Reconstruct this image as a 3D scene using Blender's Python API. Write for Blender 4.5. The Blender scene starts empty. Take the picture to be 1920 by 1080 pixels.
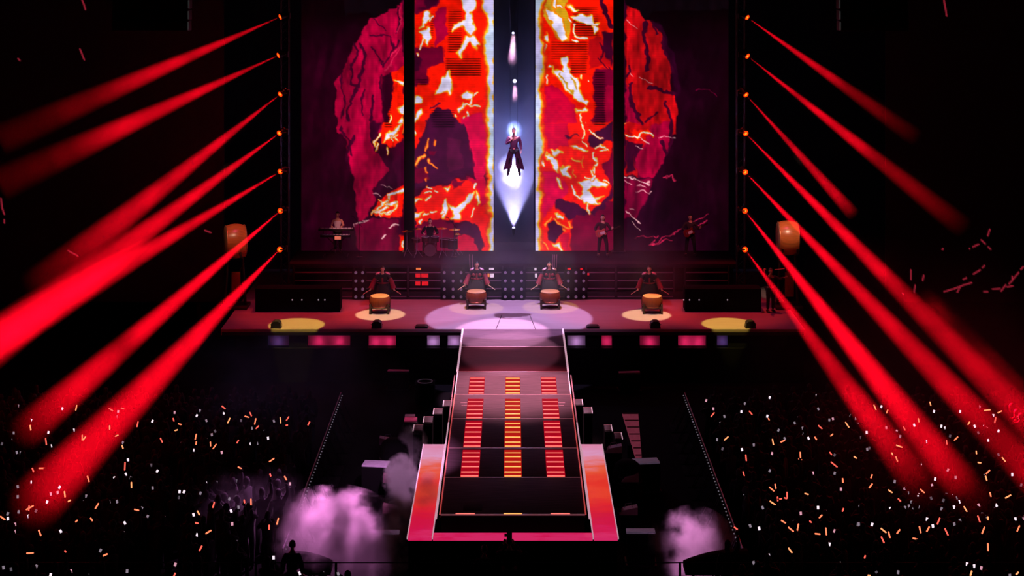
import bpy, bmesh, math, random
import numpy as np
from mathutils import Vector, Matrix

random.seed(7)
SC = bpy.context.scene
COL = SC.collection

# ------------------------------------------------------------------ camera
# The photograph is keystone-free (verticals stay parallel): a level camera high in the stands with the lens shifted down.
F, CX, YH, HC, D0 = 3031.0, 961.5, -130.0, 17.28, 62.0      # focal (px), centre x, horizon y, camera height (m), camera to stage front (m)
cam_d = bpy.data.cameras.new('camera')
cam = bpy.data.objects.new('camera', cam_d); COL.objects.link(cam)
cam.location = (0, -D0, HC); cam.rotation_euler = (math.pi/2, 0, 0)
cam_d.sensor_width = 36; cam_d.lens = F/1920*36
cam_d.shift_x = -(CX-960)/1920; cam_d.shift_y = (YH-540)/1920
cam_d.clip_end = 500
SC.camera = cam

# ------------------------------------------------------------------ world, view
w = bpy.data.worlds.new('world'); SC.world = w; w.use_nodes = True
bgn = w.node_tree.nodes['Background']
bgn.inputs[0].default_value = (0.35, 0.35, 0.6, 1); bgn.inputs[1].default_value = 0.004
SC.view_settings.view_transform = 'Standard'; SC.view_settings.look = 'None'
SC.view_settings.exposure = 0.0; SC.view_settings.gamma = 1.0; SC.view_settings.use_curve_mapping = False
SC.cycles.use_denoising = True
SC.cycles.max_bounces = 5; SC.cycles.volume_bounces = 0; SC.cycles.transparent_max_bounces = 24
SC.cycles.volume_step_rate = 1.0; SC.cycles.volume_max_steps = 96

def W(px, py, D):                     # pixel on the vertical plane at distance D from the camera
    k = F/D
    return Vector(((px-CX)/k, D-D0, HC-(py-YH)/k))
def G(px, py, z):                     # pixel on the horizontal plane at height z
    k = (py-YH)/(HC-z)
    return Vector(((px-CX)/k, F/k-D0, z))
def K(D): return F/D

ZS = 2.0        # stage and runway top
ZT = 1.55       # low video platform around the runway's end
ZR = 3.48       # band riser top

def srgb(r, g, b):
    f = lambda c: (c/255/12.92) if c/255 <= .04045 else ((c/255+.055)/1.055)**2.4
    return (f(r), f(g), f(b))

# ------------------------------------------------------------------ lamps of the show
def spot(name, loc, target, watt, color, deg, blend=.15, radius=.05, falloff=None):
    d = bpy.data.lights.new(name, 'SPOT'); d.energy = watt; d.color = color
    d.spot_size = math.radians(deg); d.spot_blend = blend; d.shadow_soft_size = radius
    o = bpy.data.objects.new(name, d); COL.objects.link(o)
    o.location = loc; o.rotation_euler = (Vector(target)-Vector(loc)).to_track_quat('-Z', 'Y').to_euler()
    if falloff:                                    # narrow-beam optics: the light does not thin out with the square of the distance
        d.use_nodes = True
        nt = d.node_tree; em = nt.nodes['Emission']
        fo = nt.nodes.new('ShaderNodeLightFalloff'); fo.inputs[0].default_value = 1.0; fo.inputs[1].default_value = 0.0
        nt.links.new(fo.outputs[falloff], em.inputs['Strength'])
    return o
YEL, LAV, RED, MAG = (1, .84, .12), (.72, .42, 1.0), (1, .035, .035), (1, .05, .24)
ZTR = 15.0      # lighting truss above the picture
# six warm pools on the stage floor
for px, py, r in ((556, 609.5, 55), (713, 590, 50), (893, 578, 56), (1032, 576, 58), (1212, 591, 49), (1365, 608, 52)):
    c = G(px, py, ZS); rad = r/47.5
    p = Vector((c.x*.96, c.y-3.0, ZTR))
    col = YEL if px in (556, 1365) else ((1, .74, .36) if px in (713, 1212) else (1, .80, .10))
    spot('pool_spot', p, c, 11000 if px in (556, 1365) else 15000 if px in (713, 1212) else 4200, col, 2*math.degrees(math.atan(rad/(ZTR-ZS)*.95)), .18, .03)
# lavender followers: two backlights in the slot between the screens and one straight above the flying singer
LAMP_HI, LAMP_MID, LAMP_LOW = W(962, 62, 70.6), W(965, 152, 70.6), W(963, 427, 70.3)
spot('slot_backlight', LAMP_MID+Vector((0, -.35, 0)), G(958, 655, ZS), 8000, (1, .42, .72), 15, .25, .07)
spot('slot_backlight', LAMP_HI+Vector((0, -.35, 0)), G(940, 622, ZS), 17000, (1, .46, .85), 16, .25, .07)
spot('singer_toplight', (.12, 2.75, ZTR), G(955, 596, ZS), 13000, (.66, .44, .95), 29, .1, .03)
# red wash over the stage floor, magenta from the sides
for x in (-8.2, -4.2, 4.2, 8.2):
    spot('stage_wash', (x, 4.6, ZTR), (x*1.02, 2.9, ZS), 4300, RED, 29, .6, .3)
for s in (-1, 1):
    spot('side_wash', (10.4*s, 1.5, ZTR), (9.6*s, 1.5, ZS), 900, MAG, 50, .9, .2)
spot('riser_wash', (0, -7, ZTR), (0, 5.6, 3.0), 5500, (.75, .28, .72), 56, .9, .3)
# runway wash
spot('runway_wash', (0, -2, ZTR), (0, -8.0, ZS), 26000, (1, .42, .56), 27, .9, .2)
spot('keyboard_light', (-9.5, 2.0, 11), (-7.3, 6.7, ZR+1.4), 1500, (1, .36, .34), 8, .6, .1)
spot('guitar_light', (5.5, 1.0, 12), (3.8, 6.6, ZR+1.1), 1100, (1, .30, .34), 8, .6, .1)
spot('guitar_light', (9.5, 1.0, 12), (7.5, 6.6, ZR+1.1), 1100, (1, .22, .26), 8, .6, .1)
# lamps behind the fog jets
spot('fog_lamp', Vector((-4.6, -13.5, 6.5)), G(622, 1015, 1.0), 17000, (1, .28, .80), 23, .8, .1)
spot('fog_lamp', Vector((-4.6, -13.5, 6.6)), G(470, 965, 1.0), 5000, (.95, .30, .85), 24, .9, .1)
spot('fog_lamp', Vector((4.2, -14.5, 6)), G(1300, 1035, .6), 9000, (1, .32, .80), 15, .8, .1)
spot('fog_lamp', Vector((-1.5, -22.5, 9)), G(752, 900, .9), 8000, (1, .42, .9), 20, .8, .08)
spot('fog_lamp', Vector((-12, -12, 12)), Vector((-7.5, -8, 2.5)), 500, (.42, .28, 1), 46, .9, .1)
spot('crowd_red_fill', (15, 3, 14), (13.5, -16, 1), 5000, (1, .01, .03), 46, 1, .3)  # added red lamp, for beam light scattered over the crowd

# ------------------------------------------------------------------ materials (all node based)
MATS = {}
def mat(name, rgb=(128,128,128), rough=.6, metal=0.0, var=.25, scale=8.0, stretch=(1,1,1), emit=None, strength=1.0, spec=.5, sample=True):
    if name in MATS: return MATS[name]
    m = bpy.data.materials.new(name); m.use_nodes = True; MATS[name] = m
    nt = m.node_tree; b = nt.nodes['Principled BSDF']
    tc = nt.nodes.new('ShaderNodeTexCoord'); mp = nt.nodes.new('ShaderNodeMapping'); mp.inputs['Scale'].default_value = stretch
    nz = nt.nodes.new('ShaderNodeTexNoise'); nz.inputs['Scale'].default_value = scale; nz.inputs['Detail'].default_value = 3
    rp = nt.nodes.new('ShaderNodeMapRange'); rp.inputs['To Min'].default_value = 1-var; rp.inputs['To Max'].default_value = 1+var
    mx = nt.nodes.new('ShaderNodeVectorMath'); mx.operation = 'SCALE'
    mx.inputs[0].default_value = srgb(*rgb)
    L = nt.links.new
    L(tc.outputs['Object'], mp.inputs[0]); L(mp.outputs[0], nz.inputs['Vector']); L(nz.outputs['Fac'], rp.inputs['Value'])
    L(rp.outputs[0], mx.inputs['Scale']); L(mx.outputs[0], b.inputs['Base Color'])
    b.inputs['Roughness'].default_value = rough; b.inputs['Metallic'].default_value = metal
    b.inputs['Specular IOR Level'].default_value = spec
    if emit is not None:
        ex = nt.nodes.new('ShaderNodeVectorMath'); ex.operation = 'SCALE'; ex.inputs[0].default_value = srgb(*emit)
        L(rp.outputs[0], ex.inputs['Scale']); L(ex.outputs[0], b.inputs['Emission Color'])
        b.inputs['Emission Strength'].default_value = strength
        if not sample: m.cycles.emission_sampling = 'NONE'
    return m

M_black   = mat('black_paint', (14, 13, 16), .55)
M_cloth   = mat('black_cloth', (9, 8, 11), .95, spec=.1)
M_metal   = mat('dark_metal', (40, 40, 46), .4, .7)
M_steel   = mat('pale_steel', (150, 146, 155), .35, .6)
M_stage   = mat('stage_floor', (150, 132, 135), .55, var=.18, scale=2.0, stretch=(.35, 3, 1), spec=.3)
M_deck    = mat('runway_deck', (96, 74, 82), .7, var=.8, scale=3.0, stretch=(.5, 6, 1), spec=.12)
M_deckdk  = mat('runway_deck_darkened', (70, 16, 26), .7, var=.3, scale=3.0, stretch=(.5, 5, 1), spec=.02)  # darker deck colour: the lift trap and the shadow over it, painted in
M_seam    = mat('deck_seam', (200, 150, 160), .35, .2, emit=(190, 120, 135), strength=.18, sample=False)
M_edge    = mat('edge_light', (230, 215, 225), .4, emit=(235, 185, 205), strength=.55, sample=False)
M_edge_or = mat('edge_light_warm', (230, 150, 140), .4, emit=(230, 80, 75), strength=.5, sample=False)
M_wood    = mat('drum_wood', (108, 48, 26), .35, var=.35, scale=3.0, stretch=(9, 9, .6), spec=.5)
M_skinhd  = mat('drum_skin', (160, 118, 80), .5, var=.1)
M_rim     = mat('drum_rim', (200, 130, 90), .35, .5)
M_stud    = mat('drum_stud', (60, 50, 45), .3, .8)
M_dkwood  = mat('stand_wood', (42, 26, 22), .5, var=.3, stretch=(2, 2, .5))
M_skin    = mat('skin', (214, 160, 130), .5, var=.06)
M_eye     = mat('eye_dark', (16, 12, 12), .3)
M_lip     = mat('lip', (150, 70, 66), .5)
M_hair    = mat('hair_black', (16, 13, 13), .55, var=.3, scale=30)
M_robe    = mat('robe_dark', (28, 21, 24), .85, var=.3, scale=5)
M_robered = mat('robe_crimson', (112, 14, 36), .8, var=.2, scale=5)
M_guard   = mat('shoulder_satin', (190, 150, 165), .35, .3)
M_trouser = mat('trousers_dark', (26, 22, 28), .9)
M_coat    = mat('coat_plum', (92, 48, 78), .6, var=.2, scale=6)
M_shirt   = mat('vest_white', (225, 205, 205), .8)
M_shirtdk = mat('shirt_dark', (52, 24, 34), .8)
M_crowd   = mat('crowd_clothes', (30, 28, 34), .9, var=.5, scale=2.0)
M_pole    = mat('drumstick_wood', (205, 170, 140), .5)
M_brass   = mat('cymbal_brass', (190, 140, 70), .25, .9)
M_shell   = mat('drum_shell', (60, 10, 24), .25, .2)
M_white   = mat('pale_plate', (178, 165, 185), .5, var=.15)
M_keys    = mat('piano_keys', (220, 212, 212), .4, var=.05)

# ------------------------------------------------------------------ mesh helpers
def bm_box(bm, c, s, rot=None, bevel=0.0):
    r = bmesh.ops.create_cube(bm, size=1.0)['verts']
    M = Matrix.Translation(Vector(c)) @ (rot.to_4x4() if rot is not None else Matrix.Identity(4)) @ Matrix.Diagonal((*s, 1))
    bmesh.ops.transform(bm, matrix=M, verts=r)
    if bevel:
        es = list({e for v in r for e in v.link_edges})
        bmesh.ops.bevel(bm, geom=es, offset=bevel, segments=2, affect='EDGES', profile=.6)
    return bm
def bm_tube(bm, pts, r, n=8, cap=True, closed=False):
    pts = [Vector(p) for p in pts]; rs = r if isinstance(r, (list, tuple)) else [r]*len(pts)
    rings = []; ref = None
    for i, p in enumerate(pts):
        a = pts[i-1] if (i > 0 or closed) else p; b = pts[(i+1) % len(pts)] if (i < len(pts)-1 or closed) else p
        t = (b-a).normalized() if (b-a).length > 1e-9 else Vector((0, 0, 1))
        if ref is None: ref = Vector((1, 0, 0)) if abs(t.x) < .8 else Vector((0, 1, 0))
        u = (ref-t*ref.dot(t)).normalized(); v = t.cross(u); ref = u
        rings.append([bm.verts.new(p+(u*math.cos(2*math.pi*j/n)+v*math.sin(2*math.pi*j/n))*rs[i]) for j in range(n)])
    m = len(rings)
    for i in range(m if closed else m-1):
        A, B = rings[i], rings[(i+1) % m]
        for j in range(n): bm.faces.new((A[j], A[(j+1) % n], B[(j+1) % n], B[j]))
    if cap and not closed:
        bm.faces.new(rings[0][::-1]); bm.faces.new(rings[-1])
    return bm
def bm_lathe(bm, prof, n=24, c=(0, 0, 0), axis='Z', cap=True):
    c = Vector(c); rings = []
    for r, h in prof:
        ring = []
        for j in range(n):
            a = 2*math.pi*j/n; x, y = r*math.cos(a), r*math.sin(a)
            p = Vector((x, y, h)) if axis == 'Z' else Vector((h, x, y)) if axis == 'X' else Vector((y, h, x))
            ring.append(bm.verts.new(c+p))
        rings.append(ring)
    for A, B in zip(rings, rings[1:]):
        for j in range(n): bm.faces.new((A[j], A[(j+1) % n], B[(j+1) % n], B[j]))
    if cap:
        if prof[0][0] > 1e-6: bm.faces.new(rings[0][::-1])
        if prof[-1][0] > 1e-6: bm.faces.new(rings[-1])
    return bm
def bm_ball(bm, c, s, u=12, v=8, rot=None):
    r = bmesh.ops.create_uvsphere(bm, u_segments=u, v_segments=v, radius=1)['verts']
    M = Matrix.Translation(Vector(c)) @ (rot.to_4x4() if rot is not None else Matrix.Identity(4)) @ Matrix.Diagonal((*s, 1))
    bmesh.ops.transform(bm, matrix=M, verts=r)
    return r
def bm_prism(bm, pts2, y0, y1):           # outline in x,z pushed along y
    a = [bm.verts.new((x, y0, z)) for x, z in pts2]; b = [bm.verts.new((x, y1, z)) for x, z in pts2]
    bm.faces.new(a); bm.faces.new(b[::-1]); n = len(a)
    for i in range(n): bm.faces.new((a[i], b[i], b[(i+1) % n], a[(i+1) % n]))
    return bm
def to_mesh(bm, name, mats, smooth=True):
    me = bpy.data.meshes.new(name)
    bmesh.ops.recalc_face_normals(bm, faces=bm.faces)
    bm.to_mesh(me); bm.free()
    for m in (mats if isinstance(mats, (list, tuple)) else [mats]): me.materials.append(m)
    if smooth:
        me.polygons.foreach_set('use_smooth', [True]*len(me.polygons))
        me.set_sharp_from_angle(angle=math.radians(38))
    return me
def link(name, me, parent=None, loc=(0, 0, 0), rot=(0, 0, 0)):
    o = bpy.data.objects.new(name, me); COL.objects.link(o)
    o.location = loc; o.rotation_euler = rot
    if parent is not None: o.parent = parent
    return o
def part(name, fn, m, parent=None, loc=(0, 0, 0), rot=(0, 0, 0), smooth=True):
    bm = bmesh.new(); fn(bm)
    return link(name, to_mesh(bm, name, m, smooth), parent, loc, rot)
def tag(o, label, cat, group=None, kind=None):
    if label: o['label'] = label
    if cat: o['category'] = cat
    if group: o['group'] = group
    if kind: o['kind'] = kind
    return o
def thing(name, label, cat, loc=(0, 0, 0), rotz=0, group=None):
    o = bpy.data.objects.new(name, None); COL.objects.link(o); o.empty_display_size = .2
    o.location = loc; o.rotation_euler = (0, 0, rotz)
    return tag(o, label, cat, group)
def kids(o): return [c for c in bpy.data.objects if c.parent == o]
def copy_tree(o, parent=None):
    c = o.copy(); COL.objects.link(c); c.parent = parent
    for ch in kids(o): copy_tree(ch, c)
    return c
def box(name, c, s, m, parent=None, bevel=0.0, rot=None):
    return part(name, lambda b: bm_box(b, c, s, rot, bevel), m, parent, smooth=bevel > 0)

# ------------------------------------------------------------------ setting
def struct(o): o['kind'] = 'structure'; return o
struct(box('floor', (0, -18, -.1), (70, 76, .2), mat('arena_floor', (6, 6, 7), .9, var=.3, scale=.6, spec=.05)))
struct(box('wall_back', (0, 16, 12), (70, .4, 24.4), mat('black_drape', (8, 7, 9), .95, var=.3, stretch=(6, 1, .1))))

# ------------------------------------------------------------------ stage deck, riser, runway
def pxx(px, D): return (px-CX)/K(D)
stage = thing('stage_platform', 'wide black-fronted concert stage floor with a red wash and round warm light pools', 'stage', (0, 0, 0))
part('floor_deck', lambda b: bm_box(b, (0, 5.5, ZS-.12), (22.4, 11, .24), bevel=.02), M_stage, stage)
box('front_fascia', (0, -.03, ZS-.17), (22.3, .06, .12), M_black, stage)
box('front_skirt', (0, -.04, .64), (22.3, .06, 1.28), M_cloth, stage)
box('skirt_lip', (0, .16, 1.27), (22.3, .38, .03), M_cloth, stage)
# glowing slots between the black stage legs: added pale panels stand in for lit fog
M_slot_m = mat('slot_fog_panel_pink', (200, 150, 175), .8, var=.35, scale=2.6); C_slot_m = (1, .05, .22)
M_slot_l = mat('slot_fog_panel_lavender', (200, 180, 205), .8, var=.35, scale=3.5)
M_slot_d = mat('slot_fog_panel_dim', (180, 160, 200), .8, var=.35, scale=2.2)
for a, b_, m in ((500, 541, M_slot_d), (576, 656, M_slot_m), (690, 742, M_slot_m), (800, 824, M_slot_l), (839, 862, M_slot_l),
                 (1064, 1098, M_slot_l), (1128, 1148, M_slot_m), (1200, 1238, M_slot_m), (1272, 1325, M_slot_m), (1345, 1366, M_slot_d)):
    x0, x1 = pxx(a, 62.1), pxx(b_, 62.1)
    part('slot_fog_panel', lambda bm: bm_box(bm, ((x0+x1)/2, .32, 1.52), (x1-x0, .04, .46), bevel=.01), m, stage)
    for q in range(2 if x1-x0 > .9 else 1):              # added point lights that make the panels glow like lit fog
        sl_ = bpy.data.lights.new('slot_fill', 'POINT'); sl_.shadow_soft_size = .03; sl_.color = (1, .05, .22) if m is M_slot_m else (.75, .42, .8) if m is M_slot_l else (.4, .25, .7)
        sl_.energy = 2.3 if m is M_slot_m else 2.2 if m is M_slot_l else .7
        so_ = bpy.data.objects.new('slot_fill', sl_); COL.objects.link(so_); so_.location = (x0+(x1-x0)*((q+.5)/2 if x1-x0 > .9 else .5), .08, 1.42)
for a, b_ in ((541, 575), (656, 690), (742, 800), (824, 838), (1098, 1128), (1148, 1200), (1238, 1272), (1325, 1345), (440, 500), (1366, 1480)):
    x0, x1 = pxx(a, 61.9), pxx(b_, 61.9)
    part('leg_block', lambda bm: bm_box(bm, ((x0+x1)/2, .12, .92), (x1-x0, .26, 1.84), bevel=.02), M_cloth, stage)
# two thin joints in the deck, leading to the runway
for a, b_ in ((941, 930), (993, 1004)):
    p0, p1 = G(a, 590, ZS+.004), G(b_, 617, ZS+.004)
    part('deck_joint', lambda bm: bm_tube(bm, [p0, p1], .012, 4), M_black, stage)

riser = thing('band_riser', 'long dark riser with louvred front behind the four stage drummers', 'riser', (0, 0, 0))
RY = 5.0
part('top_deck', lambda b: bm_box(b, (0, RY+2.4, ZR-.09), (18.6, 4.8, .18), bevel=.02), mat('riser_top', (40, 32, 42), .8, spec=.1), riser)
box('back_panel', (0, RY+.55, (ZS+ZR)/2-.1), (18.4, .1, ZR-ZS-.2), M_cloth, riser)
box('base_rail', (0, RY+.08, ZS+.155), (18.5, .16, .3), M_black, riser)
M_bar = mat('louvre_bar', (120, 105, 120), .35, .5, var=.4, scale=1.1, stretch=(1, .1, .1))
bays = ((551, 664), (682, 762), (768, 826), (872, 940), (986, 1058), (1102, 1152), (1158, 1262), (1284, 1366))
for a, b_ in bays:
    for py in (511, 526, 541, 556):
        p0, p1 = W(a, py, 67.0), W(b_, py, 67.0)
        part('louvre_bar', lambda bm: bm_box(bm, (p0+p1)/2, (p1.x-p0.x, .05, .045), bevel=.008), M_bar, riser)
for px in (551, 664, 682, 765, 829, 869, 942, 983, 1061, 1099, 1155, 1264, 1284, 1366):
    p = W(px, 530, 67.02)
    part('upright', lambda bm: bm_box(bm, (p.x, p.y, (ZS+ZR)/2), (.07, .1, ZR-ZS-.2), bevel=.01), M_black, riser)
# lamp clusters in the riser front
M_lens = mat('dim_lens', (120, 100, 130), .25, .2, emit=(112, 88, 112), strength=.45, sample=False)
for i, (xs, nm) in enumerate((((667, 680), 'beside the leftmost drummer'), ((833, 849.5, 864.5), 'left of the middle drummers'), ((947.5, 962, 978), 'between the two middle drummers'), ((1065.5, 1080, 1094.5), 'right of the middle drummers'))):
    cx = sum(xs)/len(xs); c = W(cx, 534, 66.84)
    t = thing('lamp_cluster', 'square grid of dim round lamps in the riser front, '+nm, 'stage lamps', c, 0, 'lamp grids in the riser front')
    wd = (xs[-1]-xs[0]+14)/K(66.84)
    part('back_plate', lambda bm: bm_box(bm, (0, .06, 0), (wd, .04, 1.2), bevel=.01), M_cloth, t)
    for px in xs:
        for py in (511.5, 527, 542.5, 557):
            q = W(px, py, 66.80)-c
            part('lens', lambda bm: bm_lathe(bm, [(0, -.035), (.05, -.03), (.062, 0), (.062, .04)], 12, q, 'Y'), M_lens, t)
# slivers of lit screen showing through the riser front
M_sl_r = mat('screen_sliver_red', (90, 5, 10), .5, var=.6, scale=7, emit=(215, 22, 30), strength=1.0, sample=False)
M_sl_w = mat('screen_sliver_white', (90, 80, 90), .5, var=.4, scale=7, emit=(240, 205, 235), strength=.9, sample=False)
M_sl_o = mat('screen_sliver_orange', (90, 40, 10), .5, var=.5, scale=7, emit=(240, 120, 60), strength=1.0, sample=False)
for a, b_, ya, yb, m in ((780, 789, 501, 506, M_sl_o), (779, 788, 513, 520, M_sl_r), (790, 803, 513, 520, M_sl_r), (779, 788, 528, 535, M_sl_r), (791, 803, 528, 535, M_sl_r),
                         (917, 926, 501, 506, M_sl_w), (919, 926, 513, 520, M_sl_w), (914, 918, 513, 519, M_sl_o), (1002, 1006, 501, 507, M_sl_w), (1003, 1007, 513, 520, M_sl_w),
                         (1064, 1070, 501, 506, M_sl_r), (1066, 1072, 515, 519, M_sl_o), (1080, 1086, 514, 518, M_sl_r), (1088, 1093, 503, 508, M_sl_r), (1099, 1105, 512, 516, M_sl_r), (1085, 1091, 515, 519, M_sl_o)):
    p0, p1 = W(a, ya, 67.14), W(b_, yb, 67.14)
    part('screen_sliver', lambda bm: bm_box(bm, (p0+p1)/2, (p1.x-p0.x, .04, p0.z-p1.z)), m, riser, smooth=False)
# black cabinets on both stage wings
for s, lab in ((-1, 'long low black cabinet on the stage wing beside the leftmost light tower'), (1, 'long low black cabinet on the stage wing beside the rightmost light tower')):
    xa, xb = (pxx(482, 65.3), pxx(640, 65.3)) if s < 0 else (pxx(1282, 65.3), pxx(1424, 65.3))
    cx = (xa+xb)/2
    t = thing('wing_cabinet', lab, 'cabinet', (cx, 3.2, ZS))
    hw = (xb-xa)/2
    part('body', lambda bm: bm_box(bm, (0, 0, .46), (2*hw, .8, .92), bevel=.03), M_cloth, t)
    for i in range(4): part('panel', lambda bm: bm_box(bm, (-hw+hw/4+i*hw/2, -.41, .46), (hw/2-.08, .03, .76), bevel=.01), M_cloth, t)
    for px in ((548, 566, 597, 609) if s < 0 else (1282, 1293, 1311, 1364)):
        q = W(px, 562.5, 64.75); part('pilot_lamp', lambda bm: bm_ball(bm, (q.x-cx, -.44, q.z-ZS), (.03, .02, .03), 8, 6), mat('pilot_lamp', (200, 200, 210), .4, emit=(190, 180, 195), strength=.5, sample=False), t)

# runway
HWR = 1.90
runway = thing('runway', 'long dark runway with three rows of glowing red bars leading to the stage', 'runway', (0, 0, 0))
ys = [617.5, 650, 697, 740, 785, 840, 895, 965]
Yr = [G(0, y, ZS).y for y in ys]; Yr[0] = -.02
YEND = Yr[-1]
part('body', lambda b: bm_box(b, (0, (YEND+.1)/2, .96), (2*HWR-.16, -YEND-.1, 1.92), bevel=.02), M_cloth, runway)
for i in range(7):
    ya, yb = Yr[i], Yr[i+1]
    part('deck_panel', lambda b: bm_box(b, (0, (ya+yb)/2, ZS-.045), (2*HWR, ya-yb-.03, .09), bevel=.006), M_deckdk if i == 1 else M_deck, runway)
    if i: part('seam', lambda b: bm_box(b, (0, ya, ZS-.01), (2*HWR-.02, .035, .028)), M_seam, runway, smooth=False)
part('end_seam', lambda b: bm_box(b, (0, YEND+.02, ZS-.01), (2*HWR-.02, .035, .03)), M_seam, runway, smooth=False)
box('end_face', (0, YEND+.02, ZS-.32), (2*HWR-.04, .05, .52), M_cloth, runway)
for s in (-1, 1):
    a, b_ = Yr[0], Yr[2]
    part('edge_strip', lambda b: bm_box(b, (s*(HWR+.02), (a+b_)/2, ZS), (.07, a-b_, .05), bevel=.01), M_edge, runway)
    for i in range(2, 7):
        a, b_ = Yr[i], Yr[i+1]
        part('edge_strip', lambda b: bm_box(b, (s*(HWR+.01), (a+b_)/2, ZS), (.035, a-b_-.05, .04), bevel=.006), M_edge if i < 3 else M_edge_or, runway)
        part('edge_rail', lambda b: bm_tube(b, [(s*(HWR+.11), a-.02, ZS-.12), (s*(HWR+.11), b_+.05, ZS-.12)], .022, 6), M_edge if i > 3 else M_seam, runway)
# light columns: red lit recess with bright bars in it
M_glow_s = mat('recess_red', (30, 2, 5), .9, spec=.05, var=.35, scale=3, stretch=(1, 2.5, 1), emit=(208, 8, 36), strength=.62)
M_glow_c = mat('recess_orange', (30, 4, 2), .9, spec=.05, var=.35, scale=3, stretch=(1, 2.5, 1), emit=(210, 28, 22), strength=.7)
M_bar_s = mat('light_bar_pink', (60, 20, 20), .4, var=.2, scale=2, emit=(255, 112, 100), strength=1.3)
M_bar_c = mat('light_bar_amber', (60, 30, 15), .4, var=.2, scale=2, emit=(255, 172, 84), strength=1.3)
segs = {2: [710, 717, 724.2, 731.5, 738], 3: [754, 761.5, 769, 777, 784.3], 4: [795, 802, 811, 820.5, 830, 837.5], 5: [850, 857.3, 867, 876, 886, 893.5]}
for cpx, w2 in ((-.0, .26), (-1.21, .27), (1.21, .27)):
    ms, mg = (M_bar_c, M_glow_c) if cpx == 0 else (M_bar_s, M_glow_s)
    for i, rows in segs.items():
        ya = G(0, rows[0]-(3 if i == 2 else 6), ZS).y; yb = G(0, rows[-1]+1, ZS).y
        col = part('light_column', lambda b: bm_box(b, (cpx, (ya+yb)/2, ZS+.004), (2*w2-.02, ya-yb, .008)), mg, runway, smooth=False)
        for j, py in enumerate(rows):
            yy = G(0, py, ZS).y
            part('light_bar', lambda b: bm_box(b, (cpx, yy, ZS+.014), (2*w2-.05, .06 if j else .04, .02), bevel=.004), ms, col)
    part('end_light', lambda b: bm_box(b, (cpx*1.03, YEND+.05, ZS+.006), (2*w2-.04, .05, .015)), ms if cpx <= 0 else M_bar_s, runway, smooth=False)
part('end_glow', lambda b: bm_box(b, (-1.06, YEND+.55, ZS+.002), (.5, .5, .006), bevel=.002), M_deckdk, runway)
for sx in (-1.55, 1.55):       # small markings on the deck near the upper seams
    for py, l in ((755, .28), (760, .2)):
        q = G(0, py, ZS+.004)
        part('deck_mark', lambda b: bm_box(b, (sx, q.y, ZS+.003), (l, .04, .006)), M_seam, runway, smooth=False)

# low video platform wrapped round the runway end
plat = thing('video_platform', 'low U-shaped video platform glowing pink and orange around the runway end', 'platform', (0, 0, 0))
ya, yf = G(0, 833, ZT).y, G(0, 1008, ZT).y
XI, XO = 2.10, 2.72
def video_floor(name):
    m = bpy.data.materials.new(name); m.use_nodes = True; nt = m.node_tree; L = nt.links.new
    b = nt.nodes['Principled BSDF']; b.inputs['Base Color'].default_value = (.02, .02, .02, 1); b.inputs['Roughness'].default_value = .4
    tc = nt.nodes.new('ShaderNodeTexCoord'); sp = nt.nodes.new('ShaderNodeSeparateXYZ'); L(tc.outputs['Object'], sp.inputs[0])
    nz = nt.nodes.new('ShaderNodeTexNoise'); nz.inputs['Scale'].default_value = 1.6; nz.inputs['Detail'].default_value = 5; nz.inputs['Roughness'].default_value = .65
    mp = nt.nodes.new('ShaderNodeMapping'); mp.inputs['Scale'].default_value = (.6, 1.8, 1); L(tc.outputs['Object'], mp.inputs[0]); L(mp.outputs[0], nz.inputs['Vector'])
    mr = nt.nodes.new('ShaderNodeMapRange'); mr.inputs['From Min'].default_value = ya; mr.inputs['From Max'].default_value = yf; L(sp.outputs['Y'], mr.inputs['Value'])
    ad = nt.nodes.new('ShaderNodeMath'); ad.operation = 'MULTIPLY_ADD'; ad.inputs[1].default_value = .36; L(nz.outputs['Fac'], ad.inputs[0])
    su = nt.nodes.new('ShaderNodeMath'); su.operation = 'SUBTRACT'; su.inputs[1].default_value = .18; L(mr.outputs[0], su.inputs[0]); L(su.outputs[0], ad.inputs[2])
    cr = nt.nodes.new('ShaderNodeValToRGB'); e = cr.color_ramp.elements
    stops = [(0, (215, 130, 165)), (.13, (214, 150, 190)), (.22, (222, 120, 130)), (.31, (226, 84, 46)), (.44, (226, 40, 22)), (.56, (228, 62, 34)), (.68, (222, 30, 34)), (.80, (206, 10, 52)), (.93, (206, 8, 72)), (1, (214, 40, 100))]
    while len(e) < len(stops): e.new(.5)
    for el, (p, c) in zip(e, stops): el.position = p; el.color = (*srgb(*c), 1)
    L(ad.outputs[0], cr.inputs[0]); L(cr.outputs[0], b.inputs['Emission Color']); b.inputs['Emission Strength'].default_value = .95
    return m
M_video = video_floor('video_floor')
for s, lab in ((-1, 'screen arm beside the smoke'), (1, 'clear screen arm')):
    part('screen_arm', lambda b: bm_box(b, (s*(XI+XO)/2, (ya+yf)/2, ZT-.04), (XO-XI, ya-yf, .08)), M_video, plat, smooth=False)
    part('edge_strip', lambda b: bm_box(b, (s*(XO+.015), (ya+yf)/2, ZT-.02), (.03, ya-yf, .06)), M_edge, plat, smooth=False)
    part('edge_strip', lambda b: bm_box(b, (s*(XI-.015), (ya+yf)/2, ZT-.02), (.03, ya-yf, .06)), M_edge, plat, smooth=False)
part('screen_front', lambda b: bm_box(b, (0, (YEND-.06+yf)/2, ZT-.04), (2*XI-.06, YEND-.06-yf, .08)), M_video, plat, smooth=False)
for s in (-1, 1):
    part('side_body', lambda b: bm_box(b, (s*(XI+XO)/2, (ya+yf)/2, (ZT-.09)/2), (XO-XI-.02, ya-yf-.02, ZT-.09), bevel=.02), M_cloth, plat)
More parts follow.
